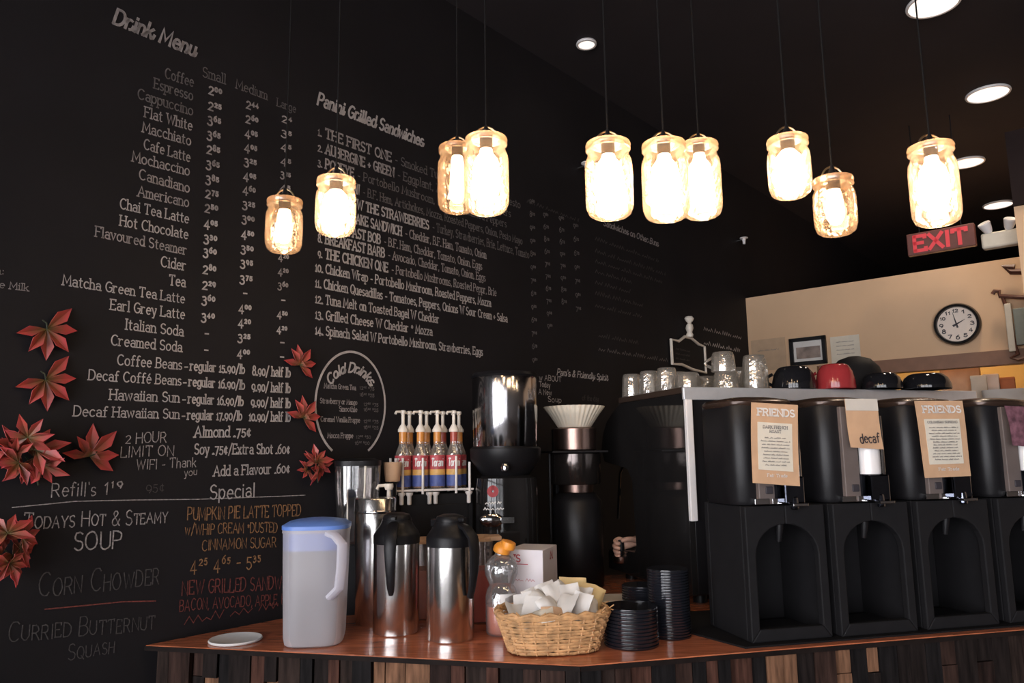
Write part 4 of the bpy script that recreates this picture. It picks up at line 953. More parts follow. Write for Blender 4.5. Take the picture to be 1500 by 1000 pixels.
bowl('upturned_cup', 'red upturned cup on the espresso machine', 1224, 2.52, .063, .084, M['ceramicred'], 'upturned cups on the espresso machine', 2.6)
bowl('upturned_cup', 'low black upturned bowl right of the red cup', 1291, 2.55, .066, .055, M['ceramicblack'], 'upturned cups on the espresso machine')
bowl('upturned_cup', 'low black upturned bowl nearest the tray end', 1356, 2.58, .078, .054, M['ceramicblack'], 'upturned cups on the espresso machine')
t = thing('mixing_bowl', 'big matt black dome showing behind the red cup', 'bowl', on_tray(1254, 2.745), 0)
mb = MB(); mb.lathe([(.098, 0), (.1, .004), (.096, .05), (.082, .095), (.055, .125), (.02, .137), (0, .138)], n=48, c0=False); mb.build('bowl', M['blackmatt'], t)

# ------------------------------------------------------------------ barista behind the machine (a hand shows under the machine's shoulder)
def skin(name, nodes, edges, m, parent, root=0):
    me = bpy.data.meshes.new(name); me.from_pydata([n[0] for n in nodes], edges, [])
    o = bpy.data.objects.new(name, me); COL.objects.link(o); o.parent = parent
    sk = o.modifiers.new('skin', 'SKIN'); sk.use_smooth_shade = True
    for i, n in enumerate(nodes):
        r = n[1]; r = r if isinstance(r, tuple) else (r, r)
        me.skin_vertices[0].data[i].radius = r; me.skin_vertices[0].data[i].use_root = (i == root)
    ss = o.modifiers.new('sub', 'SUBSURF'); ss.levels = 2; ss.render_levels = 2
    me.materials.append(m); return o
hp = aty(911, 801, 2.86)
bp_ = Vector((.98, 3.42, 0)); per = thing('person', 'person in black behind the espresso machine, one hand showing', 'person', bp_, 0)
def rel(x, y, z): return (x, y, z)
hw = hp - bp_
nodes = [((0, 0, .86), (.13, .10)), ((0, -.01, 1.05), (.12, .09)), ((0, 0, 1.25), (.13, .09)), ((0, .0, 1.36), (.06, .06)), ((0, -.01, 1.43), .045), ((0, -.03, 1.52), (.068, .08)), ((0, -.03, 1.60), (.06, .07)),
         ((-.16, 0, 1.30), .05), ((-.30, -.13, 1.10), .037), ((hw.x + .14, hw.y + .09, hw.z + .025), .024), ((hw.x + .065, hw.y + .03, hw.z + .014), (.030, .018)), ((hw.x + .025, hw.y + .005, hw.z + .016), (.032, .017)),
         ((.16, 0, 1.30), .05), ((.24, -.02, 1.06), .037), ((.22, -.12, .86), .024), ((.21, -.15, .78), (.03, .018)),
         ((-.09, 0, .8), .085), ((-.1, -.01, .46), .055), ((-.1, .02, .09), .038), ((-.1, -.12, .035), .03), ((.09, 0, .8), .085), ((.1, -.01, .46), .055), ((.1, .02, .09), .038), ((.1, -.12, .035), .03)]
edges = [(0, 1), (1, 2), (2, 3), (3, 4), (4, 5), (5, 6), (2, 7), (7, 8), (8, 9), (9, 10), (10, 11), (2, 12), (12, 13), (13, 14), (14, 15), (0, 16), (16, 17), (17, 18), (18, 19), (0, 20), (20, 21), (21, 22), (22, 23)]
def chain(start, pts):
    k = start
    for q, r in pts:
        nodes.append((q, r)); edges.append((k, len(nodes) - 1)); k = len(nodes) - 1
for dz, ln in ((.022, .9), (.006, 1.0), (-.010, .95), (-.024, .8)):   # four fingers curled round a handle
    chain(11, [((hw.x - .012 * ln, hw.y - .020, hw.z + dz + .012), .0095), ((hw.x - .034 * ln, hw.y - .034, hw.z + dz + .004), .0088), ((hw.x - .030 * ln, hw.y - .052, hw.z + dz - .002), .008), ((hw.x - .012, hw.y - .056, hw.z + dz - .004), .0072)])
chain(10, [((hw.x + .038, hw.y - .022, hw.z + .03), .011), ((hw.x + .012, hw.y - .046, hw.z + .034), .0095), ((hw.x - .010, hw.y - .056, hw.z + .028), .0085)])
for q in (-1, 1):
    pass
chain(15, [((.195, -.19, .73), .009), ((.19, -.2, .69), .008)]); chain(15, [((.21, -.19, .73), .009), ((.205, -.2, .685), .008)]); chain(15, [((.225, -.185, .735), .009), ((.22, -.195, .69), .008)]); chain(15, [((.238, -.175, .74), .008), ((.236, -.182, .70), .0075)]); chain(15, [((.185, -.165, .76), .009), ((.178, -.18, .735), .008)])
skin('body', nodes, edges, M['skin'], per)
sn = [((0, 0, .84), (.15, .12)), ((0, -.01, 1.05), (.14, .11)), ((0, 0, 1.25), (.15, .11)), ((0, 0, 1.35), (.075, .075)), ((-.17, 0, 1.29), .066), ((-.30, -.13, 1.10), .05), ((hw.x + .19, hw.y + .12, hw.z + .03), .036), ((.17, 0, 1.29), .066), ((.24, -.02, 1.06), .05)]
skin('shirt', sn, [(0, 1), (1, 2), (2, 3), (2, 4), (4, 5), (5, 6), (2, 7), (7, 8)], M['cloth_black'], per)
tn = [((0, 0, .86), (.15, .12)), ((-.095, 0, .78), .098), ((-.1, -.01, .46), .07), ((-.1, .02, .1), .058), ((.095, 0, .78), .098), ((.1, -.01, .46), .07), ((.1, .02, .1), .058)]
skin('trousers', tn, [(0, 1), (1, 2), (2, 3), (0, 4), (4, 5), (5, 6)], M['cloth_black'], per)
mb = MB(); mb.lathe([(.08, 1.50), (.086, 1.56), (.078, 1.62), (.05, 1.655), (0, 1.665)], n=24, c=(0, -.01), sy=1.12); mb.build('hair', M['hair'], per)
mb = MB(); mb.lathe([(.012, -.01), (.017, .0), (.01, .014), (0, .016)], n=12); o = mb.build('nose', M['skin'], per); o.location = (0, -.115, 1.535)
fh = thing('portafilter', 'black handled filter holder gripped by the hand', 'filter holder', hp + Vector((-.008, -.036, 0)), 0)
mb = MB(); mb.tube([(0, 0, -.028), (0, 0, 0.0), (0, 0, .03)], [.011, .013, .010], 12); mb.build('handle', M['black'], fh)
mb = MB(); mb.lathe([(.028, -.05), (.031, -.045), (.031, -.028), (.026, -.026)], n=20); mb.build('filter_basket', M['coppery'], fh)

# ------------------------------------------------------------------ coffee grinder
def hgt(py, Y, px=750): return aty(px, py, Y).z
Yg = 2.52; p = aty(742, 800, Yg); p.z = ZC
gr = thing('coffee_grinder', 'tall coffee grinder with a polished steel hopper', 'grinder', p, math.radians(6))
zt, zb, zf = hgt(553, Yg) - ZC, hgt(655, Yg) - ZC, hgt(690, Yg) - ZC
mb = MB(); mb.lathe([(.105, zb), (.108, zb + .004), (.110, zt - .01), (.107, zt)], n=64); mb.build('hopper', M['steeldark'], gr)
mb = MB(); mb.lathe([(.109, zt - .002), (.112, zt + .004), (.106, zt + .014), (.02, zt + .018), (0, zt + .018)], n=48); mb.build('hopper_lid', M['black'], gr)
mb = MB(); mb.lathe([(.07, zf - .02), (.09, zf + .004), (.116, zf + .040), (.118, zb - .004), (.11, zb + .002)], n=48); mb.build('funnel', M['black'], gr)
mb = MB(); mb.lathe([(.092, 0), (.102, .006), (.102, zf - .06), (.098, zf - .02), (.085, zf - .012)], ex=3.4, n=56); mb.build('casing', M['gloss'], gr)
mb = MB(); zl = hgt(720, Yg) - ZC
text3(mb, 'o', Vector((-.062, -.1035, zl - .004)), X_, Z, .022, .034, 'sans', .42, 0)
mb.build('red_badge', M['redprint'], gr, smooth=False, flip=False)
mb = MB()
scribble(mb, Vector((-.075, -.1035, zl - .032)), X_, Z, .05, .010, .003, 0, 41); scribble(mb, Vector((-.08, -.1035, zl - .05)), X_, Z, .062, .010, .003, 0, 44)
mb.build('badge_lettering', M['labelwhite'], gr, smooth=False, flip=False)
mb = MB(); zp = hgt(757, Yg) - ZC
mb.lathe([(0, -.026), (.02, -.024), (.036, -.012), (.04, 0), (.036, .012), (.02, .024), (0, .026)], n=28, c=(0, 0)); mb.v = [(x * 1.0 - .055, -.107 - abs(y) * .25, z * .8 + zp) for x, y, z in mb.v]
mb.box((-.006, -.110, zp), (.04, .016, .018)); mb.build('dose_lever', M['chrome'], gr, bevel=.002)
mb = MB(); zk = hgt(683, Yg) - ZC; mb.lathe([(.012, zk - .012), (.015, zk), (.01, zk + .012), (.0, zk + .014)], n=16, c=(-.012, -.115)); mb.build('adjusting_knob', M['chrome'], gr)

# ------------------------------------------------------------------ coffee brewer with a filter
Yb = 2.72; p = aty(846, 800, Yb); p.z = ZC
br = thing('coffee_brewer', 'dark coffee brewer with a warm steel basket', 'coffee brewer', p, math.radians(10))
z1, z2, z3, z4, z5 = [hgt(v, Yb) - ZC for v in (628, 661, 710, 722, 800)]
mb = MB(); mb.lathe([(.072, z2), (.076, z2 + .004), (.076, z1 - .004), (.07, z1)], n=48); mb.build('brew_basket', M['coppery'], br)
mb = MB(); mb.box((-.005, .0, z2 - .004), (.20, .19, .008)); mb.build('shelf_plate', M['black'], br, bevel=.002)
mb = MB(); mb.lathe([(.085, z3), (.09, z3 + .006), (.09, z2 - .012), (.086, z2 - .008)], n=48); mb.build('tank', M['steeldark'] if False else mat('smoked_steel', (.10, .085, .08), .15, .9), br)
mb = MB(); mb.lathe([(.058, z4), (.060, z4 + .002), (.062, z3 - .001)], n=40); mb.build('copper_band', M['coppery'], br)
mb = MB(); mb.lathe([(.085, 0), (.09, .008), (.09, z4 - .03), (.07, z4 - .004), (.06, z4)], n=48); mb.build('decanter', M['black'], br)
mb = MB(); mb.box((0, .11, z1 / 2 + .0), (.11, .05, z1)); mb.tube([(-.098, -.02, z2 - .008), (-.098, -.02, .0)], .005, 8); mb.build('column', M['black'], br, bevel=.003)
fl = thing('paper_filter', 'stack of white fluted paper coffee filters on the brewer basket', 'coffee filter', p + Vector((0, 0, z1 + .0008)), 0)
zt_ = hgt(597, Yb) - ZC - z1
mb = MB(); fl_w = lambda a, z: 1 + .028 * math.cos(a * 34) * min(1, .25 + z * 14)
mb.lathe([(.056, 0), (.06, .003), (.085, zt_ * .55), (.108, zt_ * .97), (.106, zt_), (.082, zt_ * .58), (.055, .006)], n=136, wob=fl_w); mb.build('fluted_paper', M['paperwarm'], fl, angle=80)

# ------------------------------------------------------------------ syrup bottles in a wire rack
Yr = 2.53; rack_z = aty(650, 716, Yr).z
pb0 = aty(632, 750, Yr); vb = (pb0 - L0).dot(B)
rang = math.atan2(A.y, A.x) * .35
bx_ = thing('storage_box', 'black storage box carrying the syrup rack', 'box', (pb0.x, pb0.y, ZC), rang)
hbx = rack_z - ZC - .012
mb = MB(); mb.box((0, 0, hbx / 2), (.255, .12, hbx)); mb.build('box_body', M['blackmatt'], bx_, bevel=.004)
mb = MB(); mb.box((0, -.061, hbx * .5), (.22, .004, hbx * .8)); mb.build('front_door', M['black'], bx_, bevel=.003)
rk = thing('wire_rack', 'white wire rack holding the syrup bottles', 'rack', (pb0.x, pb0.y, rack_z - .012), rang)
mb = MB()
for y in (-.058, .058):
    mb.tube([(-.128, y, .012), (.128, y, .012)], .004, 6)
for x in [-.128 + .256 * k / 10 for k in range(11)]: mb.tube([(x, -.058, .012), (x, .058, .012)], .0025, 6)
mb.build('shelf_grid', M['wiregloss'], rk)
mb = MB()
ups = [(-.060, x, h) for x, h in ((-.128, .115), (-.105, .115), (-.040, .115), (.070, .12), (.115, .10))] + [(.060, x, .115) for x in (-.128, -.04, .07, .128)]
for y, x, h in ups: mb = MB(); mb.tube([(x, y, .0), (x, y, h)], .0042, 6); mb.build('upright', M['wiregloss'], rk)
mb = MB()
for y in (.060,): mb = MB(); mb.tube([(-.128, y, .1), (.128, y, .1)], .003, 6); mb.build('rail', M['wiregloss'], rk)
mb = MB()
for x in (-.11, -.085, -.02, .0, .11): mb = MB(); mb.lathe([(.005, -.032), (.007, -.03), (.007, -.006), (.012, 0.0), (.012, .006)], n=10, c=(x, -.070)); mb.build('hanging_peg', M['wiregloss'], rk)
def syrup(loc, rz, liquid, label, spin):
    t = thing('syrup_bottle', label, 'bottle', loc, rz, 'syrup bottles in the wire rack'); r = .0255
    mb = MB(); mb.lathe([(r - .003, 0), (r, .004), (r, .105), (r - .004, .12), (.013, .142), (.0115, .17), (.0115, .186)], n=28); mb.build('glass_body', M['glass'], t)
    mb = MB(); mb.lathe([(r - .004, .003), (r - .002, .006), (r - .002, .10)], n=24); mb.lathe([(.0125, .145), (.0125, .186)], n=20); mb.build('syrup', liquid, t)
    mb = MB()
    for k, (za, zb_) in enumerate(((.062, .108), (.044, .062), (.008, .044))):
        mb.lathe([(r + .0006, za), (r + .0006, zb_)], n=28, m=k, c0=False, c1=False)
    mb.build('label', [M['labelred'], M['labelgold'], M['labelblue']], t, flip=False); lbl = mb_last[0]
    mb = MB(); st, W = layout('Torani', 'script2', RND)
    for pts in st:
        q = []
        for px, py in pts:
            a = (px / W - .5) * 1.5 - .1 + spin; q.append((a, .072 + py * .026))
        vs = []
        for k in range(len(q) - 1):
            (a0, b0), (a1, b1) = q[k], q[k + 1]; dx, dy = (a1 - a0) * r, b1 - b0; l = math.hypot(dx, dy) or 1; nx, ny = -dy / l * .0016, dx / l * .0016
            R1 = r + .0014; f = lambda a, b: (R1 * math.sin(a), -R1 * math.cos(a), b)
            mb.add([f(a0 + nx / r, b0 + ny), f(a0 - nx / r, b0 - ny), f(a1 - nx / r, b1 - ny), f(a1 + nx / r, b1 + ny)], [(0, 1, 2, 3)])
    mb.build('label_script', M['labelwhite'], lbl, smooth=False, flip=False)
    mb = MB(); mb.lathe([(.0165, .184), (.0165, .192), (.010, .204), (.0055, .21), (.0055, .242), (.009, .246), (.009, .254), (.004, .256)], n=18); mb.tube([(0, 0, .25), (-.024, -.012, .249), (-.027, -.014, .242)], .0045, 6); mb.build('pump', M['pump'], t)
    return t
NM = ['left end, set a little apart', 'second from the left end', 'third from the left end', 'middle', 'fifth from the left end', 'sixth from the left end, filled dark red', 'seventh, next to the last', 'right end, half hidden by the grinder']
Rr = Matrix.Rotation(rang, 3, 'Z')
for k, (lx, ly) in enumerate(((-.100, -.026), (-.070, .028), (-.042, -.026), (-.012, .028), (.014, -.026), (.044, .028), (.070, -.026), (.100, .028))):
    q = Rr @ Vector((lx, ly, 0)); syrup((pb0.x + q.x, pb0.y + q.y, rack_z + .0035), rang, M['redsyrup'] if k in (5, 6) else M['syrup'], 'syrup bottle with ivory pump, ' + NM[k] + ' of the rack', .15 if k % 2 else -.1)
p = aty(575, 712, 2.405); p.z = ZC
cp = thing('cup_stand', 'tan paper cup on a black post left of the syrup rack', 'cup', p)
hz_ = aty(575, 705, 2.405).z - ZC
mb = MB(); mb.lathe([(.03, 0), (.03, .006), (.014, .012), (.012, hz_ - .01), (.02, hz_ - .002)], n=20); mb.build('post', M['black'], cp)
mb = MB(); mb.lathe([(.022, hz_), (.023, hz_ + .002), (.029, hz_ + .058), (.030, hz_ + .06)], n=28, c1=False); mb.build('paper_cup', M['kraft'], cp)

# ------------------------------------------------------------------ mason jar pendant lamps
def jar_lamp(px, py, wpx, hpx, dia, label, low=False, tilt=(0, 0)):
    Y = dia * F_PX / wpx; p = aty(px, py, Y); p = aty(px, py - .10 * wpx, Y); r = dia / 2; h = hpx * (p - EYE).dot(FW) / F_PX * .98
    t = thing('jar_pendant_lamp', label, 'pendant lamp', p, 0, 'mason jar pendant lamps')
    nk = r * .84; zs = h * .83
    mb = MB(); mb.lathe([(0, .004), (r * .55, .006), (r * .72, .001), (r * .88, .006), (r * .985, .02), (r, .035), (r, zs - .026), (r * .97, zs - .012), (r * .88, zs - .002), (nk, zs + .006), (nk, h - .012)], n=40, c0=False, c1=False); jar = mb.build('jar', M['jar'], t)
    mb = MB(); mb.lathe([(nk + .003, h - .015), (nk + .005, h - .014), (nk + .004, h - .009), (nk + .0055, h - .005), (nk + .004, h), (nk - .006, h + .001), (nk - .008, h - .002), (.02, h - .001), (0, h - .001)], n=40, c0=False); lidp = mb.build('screw_lid', M['jarlid'], t)
    mb = MB(); mb.tube([(-nk * .62 * math.cos(math.pi * k / 10), 0, h + .026 * math.sin(math.pi * k / 10)) for k in range(11)], .0022, 6); mb.build('bail_wire', M['brass'], lidp)
    mb = MB(); mb.lathe([(.012, h - .001), (.012, h + .008), (.007, h + .016), (.003, h + .03)], n=16); mb.lathe([(.014, h - .024), (.014, h - .002)], n=16); sk_ = mb.build('socket', M['black'], t)
    mb = MB(); L_ = CEIL - p.z; mb.tube([(0, 0, h + .028), (0, 0, L_ - .002)], .0018, 8); mb.build('cord', M['cord'], t)
    mb = MB(); mb.lathe([(.03, L_ - .02), (.034, L_ - .016), (.034, L_ - .0005)], n=24); mb.build('ceiling_rose', M['black'], t)
    if low: pr = [(0, .018), (.010, .022), (.017, .035), (.018, .06), (.015, h - .035), (.012, h - .022)]
    else: 
        R = min(.029, r * .64); pr = [(0, h * .17), (R * .45, h * .18), (R * .8, h * .23), (R, h * .34), (R, h * .58), (R * .85, h * .70), (R * .5, h * .79), (.013, h - .026), (.012, h - .022)]
    mb = MB(); mb.lathe(pr, n=28); mb.build('bulb', M['bulblow'] if low else M['bulb'], sk_)
    t.rotation_euler = (tilt[0], tilt[1], 0)
    return t
JL = [(415, 374, 55, 80, .083, 'dim mason jar lamp hanging lowest over the drink prices', True), (491, 349, 61, 85, .083, 'glowing jar lamp hanging over the sandwich list', False), (670, 315, 60, 100, .095, 'dimmer jar lamp half hidden behind a brighter one', True),
      (713, 318, 69, 116, .095, 'bright tall jar lamp covering the dimmer jar behind it', False), (894, 325, 73, 115, .095, 'bright jar lamp hanging alone between the two pairs', False), (977, 328, 71, 118, .095, 'near jar of the overlapping bright pair', False),
      (1029, 324, 62, 114, .095, 'far jar of the overlapping bright pair', False), (1159, 294, 64, 90, .083, 'short bright jar lamp above the cream wall corner', False), (1226, 349, 62, 86, .083, 'small jar lamp with a filament bulb hanging lower than its neighbours', True),
      (1374, 335, 69, 122, .095, 'tall jar lamp hanging in front of the exit sign', False)]
for a_ in JL: jar_lamp(*a_)

# ------------------------------------------------------------------ ceiling fittings
def downlight(px, py, label, r=.092, spot=30):
    p = atz(px, py, CEIL)
    t = thing('ceiling_downlight', label, 'ceiling light', (p.x, p.y, CEIL - .012), 0, 'recessed ceiling lights')
    mb = MB(); mb.lathe([(r, .0), (r + .008, .001), (r + .010, .006), (r + .008, .0118)], n=40, c0=False, c1=False); mb.build('trim_ring', M['trim'], t)
    mb = MB(); mb.lathe([(r, .004), (r, .008), (0, .0085)], n=40, c0=True); mb.build('lens', M['downlight'], t)
    if spot:
        l = bpy.data.lights.new('downlight_lamp', 'SPOT'); l.energy = spot; l.color = (1, .80, .60); l.spot_size = math.radians(120); l.spot_blend = .6; l.shadow_soft_size = .07
        o = bpy.data.objects.new('downlight_lamp', l); COL.objects.link(o); o.parent = t; o.location = (0, 0, -.01)
downlight(1367, 4, 'recessed ceiling light cut by the top of the picture', spot=25)
downlight(1447, 136, 'recessed ceiling light nearest the brown bulkhead top', spot=45)
downlight(1416, 237, 'recessed ceiling light beside the tall jar lamp', spot=70)
downlight(1462, 299, 'farthest recessed ceiling light below the brown bulkhead', spot=70)
downlight(859, 63, 'small recessed spotlight close to the menu wall', .036, .6)
def sprinkler(px, py, label):
    p = onwall(px, py, .0); t = thing('sprinkler_head', label, 'sprinkler', p, math.atan2(B.y, B.x), 'sprinkler heads on the menu wall')
    mb = MB(); mb.tube([(.001, 0, 0), (.05, 0, 0)], .007, 10); mb.build('pipe', M['steel'], t)
    mb = MB(); mb.lathe([(.008, -.03), (.01, -.01), (.012, .004), (.026, .008), (.026, .012), (0, .013)], n=18, c=(.05, 0)); mb.build('deflector', M['trim'], t)
sprinkler(1079, 353, 'small sprinkler head over the corner of the cream wall'); sprinkler(847, 246, 'small sprinkler head beside the lone bright jar lamp')

# exit sign
c0 = onback(1377, 351, .15); ce = thing('exit_sign', 'red lit exit sign behind the tall jar lamp', 'sign', c0, 0)
ce.matrix_world = Matrix.Translation(c0) @ Matrix((B, -A * -1, Z)).transposed().to_4x4()
sc_ = scale(c0); W_, H_ = 79 * sc_ * 1.12, 33 * sc_
mb = MB(); mb.box((0, .02, 0), (W_, .04, H_)); mb.build('housing', M['exitbox'], ce, smooth=False, bevel=.004)
mb = MB(); text3(mb, 'EXIT', Vector((-W_ * .38, -.002, -H_ * .33)), X_, Z, W_ * .76, H_ * .66, 'sans', .24); mb.build('letters', M['exitred'], ce, smooth=False, flip=False)
for x in (-.1, .1): mb = MB(); mb.tube([(x, .02, H_ / 2 - .001), (x, .02, CEIL - c0.z - .001)], .003, 8); mb.build('hanging_rod', M['black'], ce)

# emergency light
pe = aty(1477, 335, 3.42); el = thing('emergency_light', 'small white twin headed emergency light beside the cream pier', 'emergency light', pe, 0)
el.matrix_world = Matrix.Translation(pe) @ Matrix((B, A, Z)).transposed().to_4x4()
ev_ = (L0 + B * rv - pe).dot(B)
mb = MB(); mb.box((ev_ - .081, .0, -.045), (.16, .056, .075)); mb.build('battery_case', M['paperwarm'], el, bevel=.01)
for x, an in ((ev_ - .13, -.35), (ev_ - .045, .35)):
    mb = MB(); mb.lathe([(.010, -.02), (.02, 0), (.028, .035), (.025, .04), (0, .036)], n=20); o = mb.build('lamp_head', M['trim'], el); o.location = (x, -.02, .005); o.rotation_euler = (.5, an, 0)

# ------------------------------------------------------------------ cream wall: clock, frame, notices
def backmat(p): return Matrix.Translation(p) @ Matrix((B, A, Z)).transposed().to_4x4()
pk = onback(1402, 475, .02); ck = thing('wall_clock', 'round black rimmed wall clock on the cream wall', 'clock', pk, 0); ck.matrix_world = backmat(pk)
R_ = 27.5 * scale(pk) * 1.13
def disc_y(mb, prof, n=64, m=0, cap=True): 
    k = len(mb.v); mb.lathe(prof, n=n, m=m, c0=cap, c1=cap); mb.v[k:] = [(x, -z, y) for x, y, z in mb.v[k:]]
mb = MB(); disc_y(mb, [(R_ * .97, -.018), (R_, -.01), (R_ * 1.0, .012), (R_ * .94, .026), (R_ * .84, .026), (R_ * .80, .010)], cap=False); mb.build('rim', M['gloss'], ck)
mb = MB(); disc_y(mb, [(R_ * .81, .006), (R_ * .81, .012)]); mb.build('dial', M['clockface'], ck)
mb = MB()
for k in range(1, 13):
    a = math.radians(90 - 30 * k); text3(mb, str(k), Vector((R_ * .64 * math.cos(a), -.0135, R_ * .64 * math.sin(a) - R_ * .07)), X_, Z, R_ * (.14 if k < 10 else .2), R_ * .19, 'sans', .22, 0, 'c')
mb.build('numerals', M['ink'], ck, smooth=False, flip=False)
mb = MB()
for nm, an, ln, wd in (('minute_hand', math.radians(90 + 12), R_ * .62, .009), ('hour_hand', math.radians(28), R_ * .42, .012)):
    mb = MB(); mb.prism([(-.02 * math.cos(an) - wd / 2 * math.sin(an), -.02 * math.sin(an) + wd / 2 * math.cos(an)), (-.02 * math.cos(an) + wd / 2 * math.sin(an), -.02 * math.sin(an) - wd / 2 * math.cos(an)), (ln * math.cos(an), ln * math.sin(an))], (0, 0, 0), X_, Z, -Y_, .0145, .018); mb.build(nm, M['ink'], ck, smooth=False)
def wallpiece(name, label, cat, x0, y0, x1, y1, m, th=.003, frame=None, grp=None):
    a_ = onback(x0, y0, .001); b_ = onback(x1, y1, .001); c = (a_ + b_) / 2; w_ = (b_ - a_).dot(B); h_ = a_.z - b_.z
    pz = Vector((c.x, c.y, c.z - h_ / 2)); t = thing(name, label, cat, pz, 0, grp); t.matrix_world = backmat(pz)
    return t, w_, h_
t, w_, h_ = wallpiece('picture_frame', 'black framed picture on the cream wall', 'picture', 1157, 497, 1213, 532, None)
mb = MB(); fw_ = .022
for q in ((-w_ / 2 + fw_ / 2, h_ / 2, fw_, h_), (w_ / 2 - fw_ / 2, h_ / 2, fw_, h_), (0, fw_ / 2, w_, fw_), (0, h_ - fw_ / 2, w_, fw_)): mb.box((q[0], -.012, q[1]), (q[2], .022, q[3]))
mb.build('frame', M['black'], t, smooth=False)
mb = MB(); mb.box((0, -.005, h_ / 2), (w_ - fw_, .006, h_ - fw_)); mb.box((0, -.0085, h_ * .45), (w_ * .66, .002, h_ * .42), m=1); mb.build('print', [M['paper'], mat('faded_landscape_print', (.26, .20, .17), .7, var=.5, scale=14)], t, smooth=False)
t, w_, h_ = wallpiece('wall_notice', 'pale paper certificate right of the framed picture', 'notice', 1216, 494, 1262, 532, None, grp='papers on the cream wall')
mb = MB(); mb.box((0, -.002, h_ / 2), (w_, .003, h_)); mb.build('sheet', M['paperwarm'], t, smooth=False)
mb = MB()
for k in range(4): scribble(mb, Vector((-w_ * .3, -.004, h_ * (.78 - .14 * k))), X_, Z, w_ * .6, h_ * .05, h_ * .012, 0, 60 + k)
mb.build('small_print', M['greyink'], t, smooth=False, flip=False)
t, w_, h_ = wallpiece('wall_notice', 'tan paper notice left of the framed picture', 'notice', 1100, 499, 1153, 540, None, grp='papers on the cream wall')
mb = MB(); mb.box((0, -.002, h_ / 2), (w_, .003, h_)); mb.build('sheet', mat('tan_notice_paper', (.48, .33, .21), .7, var=.06), t, smooth=False)
mb = MB(); scribble(mb, Vector((-w_ * .3, -.004, h_ * .62)), X_, Z, w_ * .6, h_ * .06, h_ * .012, 0, 71); mb.build('small_print', M['greyink'], t, smooth=False, flip=False)

# hanging board on scrolled iron
ph = onback(1479, 474, .05); hb_ = thing('hanging_board', 'grey green board on rusty scrolled iron at the picture edge', 'sign', ph, 0); hb_.matrix_world = backmat(ph)
s1 = scale(ph)
mb = MB(); mb.box((.14, 0, -.02), (.24, .02, .19)); mb.build('board', M['seafoam'], hb_, smooth=False, bevel=.004)
for q in ((.0, -.02, .03, .25), (.28, -.02, .03, .25)):
    mb = MB(); mb.box((q[0] + .0, .0, q[1]), (q[2], .024, q[3])); mb.build('board_edge', M['paperwarm'], hb_, smooth=False, bevel=.004)
mb = MB()
mb.tube([(-.06, 0, .165), (-.05, 0, .18), (-.03, 0, .175), (-.03, 0, .15), (.06, 0, .13), (.3, 0, .10)], .011, 8)
mb.tube([(-.02, 0, .15), (.0, 0, .06), (.01, 0, -.1), (.02, 0, -.16), (-.01, 0, -.175), (.02, 0, -.19), (.1, 0, -.165), (.3, 0, -.165)], .009, 8)
mb.tube([(.05, 0, .29), (.0, 0, .30), (.03, 0, .27), (.3, 0, .22)], .016, 8); mb.build('iron_scroll', M['rust'], hb_)
mb = MB(); mb.lathe([(.014, 0), (.016, .004), (.0, .006)], n=16); o = mb.build('board_stud', M['ink'], hb_); o.rotation_euler = (math.pi / 2, 0, 0); o.location = (.09, -.012, .02)
mb = MB(); mb.box((.1, .03, .1), (.03, .05, .03)); mb.build('wall_bracket', M['rust'], hb_, smooth=False)

# small framed chalkboard on the menu wall
pq = onwall(1005, 540, .006); fs_ = thing('framed_chalkboard', 'small white framed chalkboard topped by a figure, on the menu wall', 'sign', pq, 0)
fs_.matrix_world = Matrix.Translation(pq) @ Matrix((A, -B, Z)).transposed().to_4x4()
def wl(x, y): q = onwall(x, y, .006) - pq; return (q.dot(A), -.0, q.z)
outl = [wl(*q) for q in ((981, 497), (992, 500), (1001, 493), (1010, 495), (1021, 504), (1030, 508), (1032, 546), (1012, 541), (997, 534), (983, 533))]
mb = MB(); mb.tube([(x, -.008, z) for x, y, z in outl], .0085, 8, closed=True); mb.build('frame', M['pump'], fs_)
mb = MB(); mb.prism([(x, z) for x, y, z in outl], (0, 0, 0), X_, Z, Y_, -.006, .004); mb.build('slate', M['blackmatt'], fs_, smooth=False)
mb = MB()
for k in range(4):
    q = wl(988, 512 + 7 * k); scribble(mb, Vector((q[0], -.008, q[2])), X_, Z, .16, .014, .003, 0, 80 + k)
mb.build('chalk_lines', M['chalkdim'], fs_, smooth=False, flip=False)
q0 = wl(1006, 494); q1 = wl(1003, 463); hh = q1[2] - q0[2]
mb = MB(); mb.lathe([(.016, 0), (.02, hh * .1), (.014, hh * .22), (.022, hh * .42), (.018, hh * .58), (.009, hh * .66), (.02, hh * .76), (.026, hh * .88), (.018, hh * .97), (0, hh)], n=20, c=(q0[0], -.02), wob=lambda a, z: 1 + .08 * math.sin(3 * a + z * 60)); mb.v = [(x, y, z + q0[2]) for x, y, z in mb.v]; mb.build('figure_finial', M['pump'], fs_)

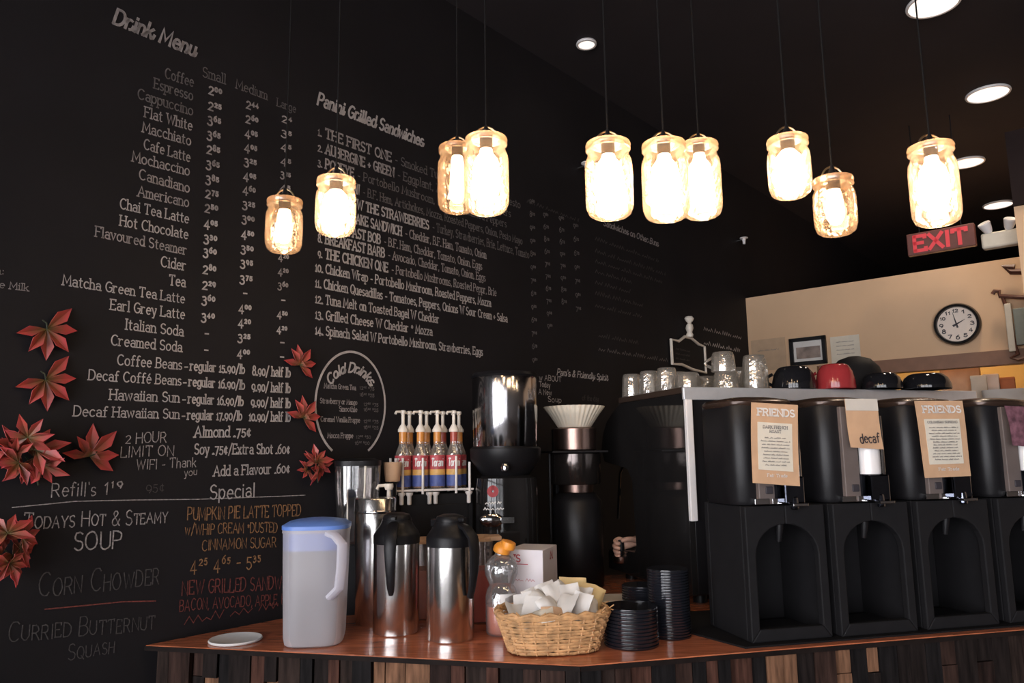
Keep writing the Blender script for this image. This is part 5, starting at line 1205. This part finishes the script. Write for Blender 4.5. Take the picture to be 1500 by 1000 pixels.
# ------------------------------------------------------------------ things on the kitchen hatch ledge
def on_ledge(px, d): 
    p = onplane(px, 560, L0 + A * (UB + d), A); p.z = hz0; return p
def ledgebox(px, d, wpx, py, m, name, label, cat, lid=None, grp=None, hpx=None):
    p = on_ledge(px, d); s = scale(p); top = onplane(px, py, L0 + A * (UB + d), A).z; h = top - hz0; w_ = wpx * s * 1.15
    t = thing(name, label, cat, p, math.atan2(B.y, B.x) + .12, grp)
    mb = MB(); mb.box((0, 0, h / 2), (w_, w_ * .8, h)); mb.build('box_body', m, t, smooth=False, bevel=.004)
    mb = MB(); mb.box((0, -.0, h - .012), (w_ * 1.02, w_ * .82, .014)); mb.build('box_flap', lid or m, t, smooth=False, bevel=.002)
    return t
ledgebox(1408, .35, 44, 527, M['kraft'], 'cardboard_box', 'tall tan cardboard box behind the bowls in the hatch', 'box', grp='boxes in the kitchen hatch')
ledgebox(1434, .22, 18, 550, M['paperwarm'], 'paper_bag', 'cream paper bag in the hatch beside the tan box', 'bag')
ledgebox(1452, .35, 18, 548, M['paper'], 'paper_carton', 'pale carton right of the cream paper bag', 'carton')
ledgebox(1471, .45, 24, 553, mat('orange_card', (.45, .16, .06), .6, var=.1), 'orange_box', 'small orange box in the hatch', 'box', grp='boxes in the kitchen hatch')
p = on_ledge(1490, .12); t = thing('storage_tub', 'white storage tub with a pale green sticker at the hatch front', 'tub', p, math.atan2(B.y, B.x))
top = onplane(1490, 570, L0 + A * (UB + .12), A).z - hz0
mb = MB(); mb.lathe([(.10, 0), (.11, top * .9), (.115, top)], ex=5, n=40, sx=1.4, sy=.8); mb.build('tub', M['paper'], t)
mb = MB(); disc_y(mb, [(.03, .0885), (.03, .090)], 24); mb.v = [(x - .03, y, z + top * .7) for x, y, z in mb.v]; mb.build('sticker', mat('pale_green_sticker', (.45, .48, .25), .6), t, smooth=False)
p = onplane(1400, 531, L0 + A * (UB + .5), A); t = thing('hanging_pan', 'round black pan hanging under the hatch head', 'pan', p)
mb = MB(); mb.lathe([(0, -.035), (.04, -.033), (.06, -.02), (.065, 0), (.06, .0)], n=28); mb.build('pan', M['blackmatt'], t)
mb = MB(); mb.tube([(0, 0, -.03), (0, 0, 2.38 - p.z)], .004, 6); mb.build('hook', M['steel'], t)
pd = room(UB + .95, 2.05, 0); mb = MB(); mb.prism([(1.72, .6), (3.2, .6), (3.2, 2.3), (1.72, 2.3)], room(UB + 1.02, -.25, 0), B, Z, A, 0, .06)
struct(mb.build('door_1', M['brownwall'], smooth=False))
l = bpy.data.lights.new('kitchen_lamp', 'POINT'); l.energy = 14; l.color = (1, .78, .5); l.shadow_soft_size = .08
o = bpy.data.objects.new('kitchen_lamp', l); COL.objects.link(o); o.location = room(UB + .5, 1.0, 2.3)
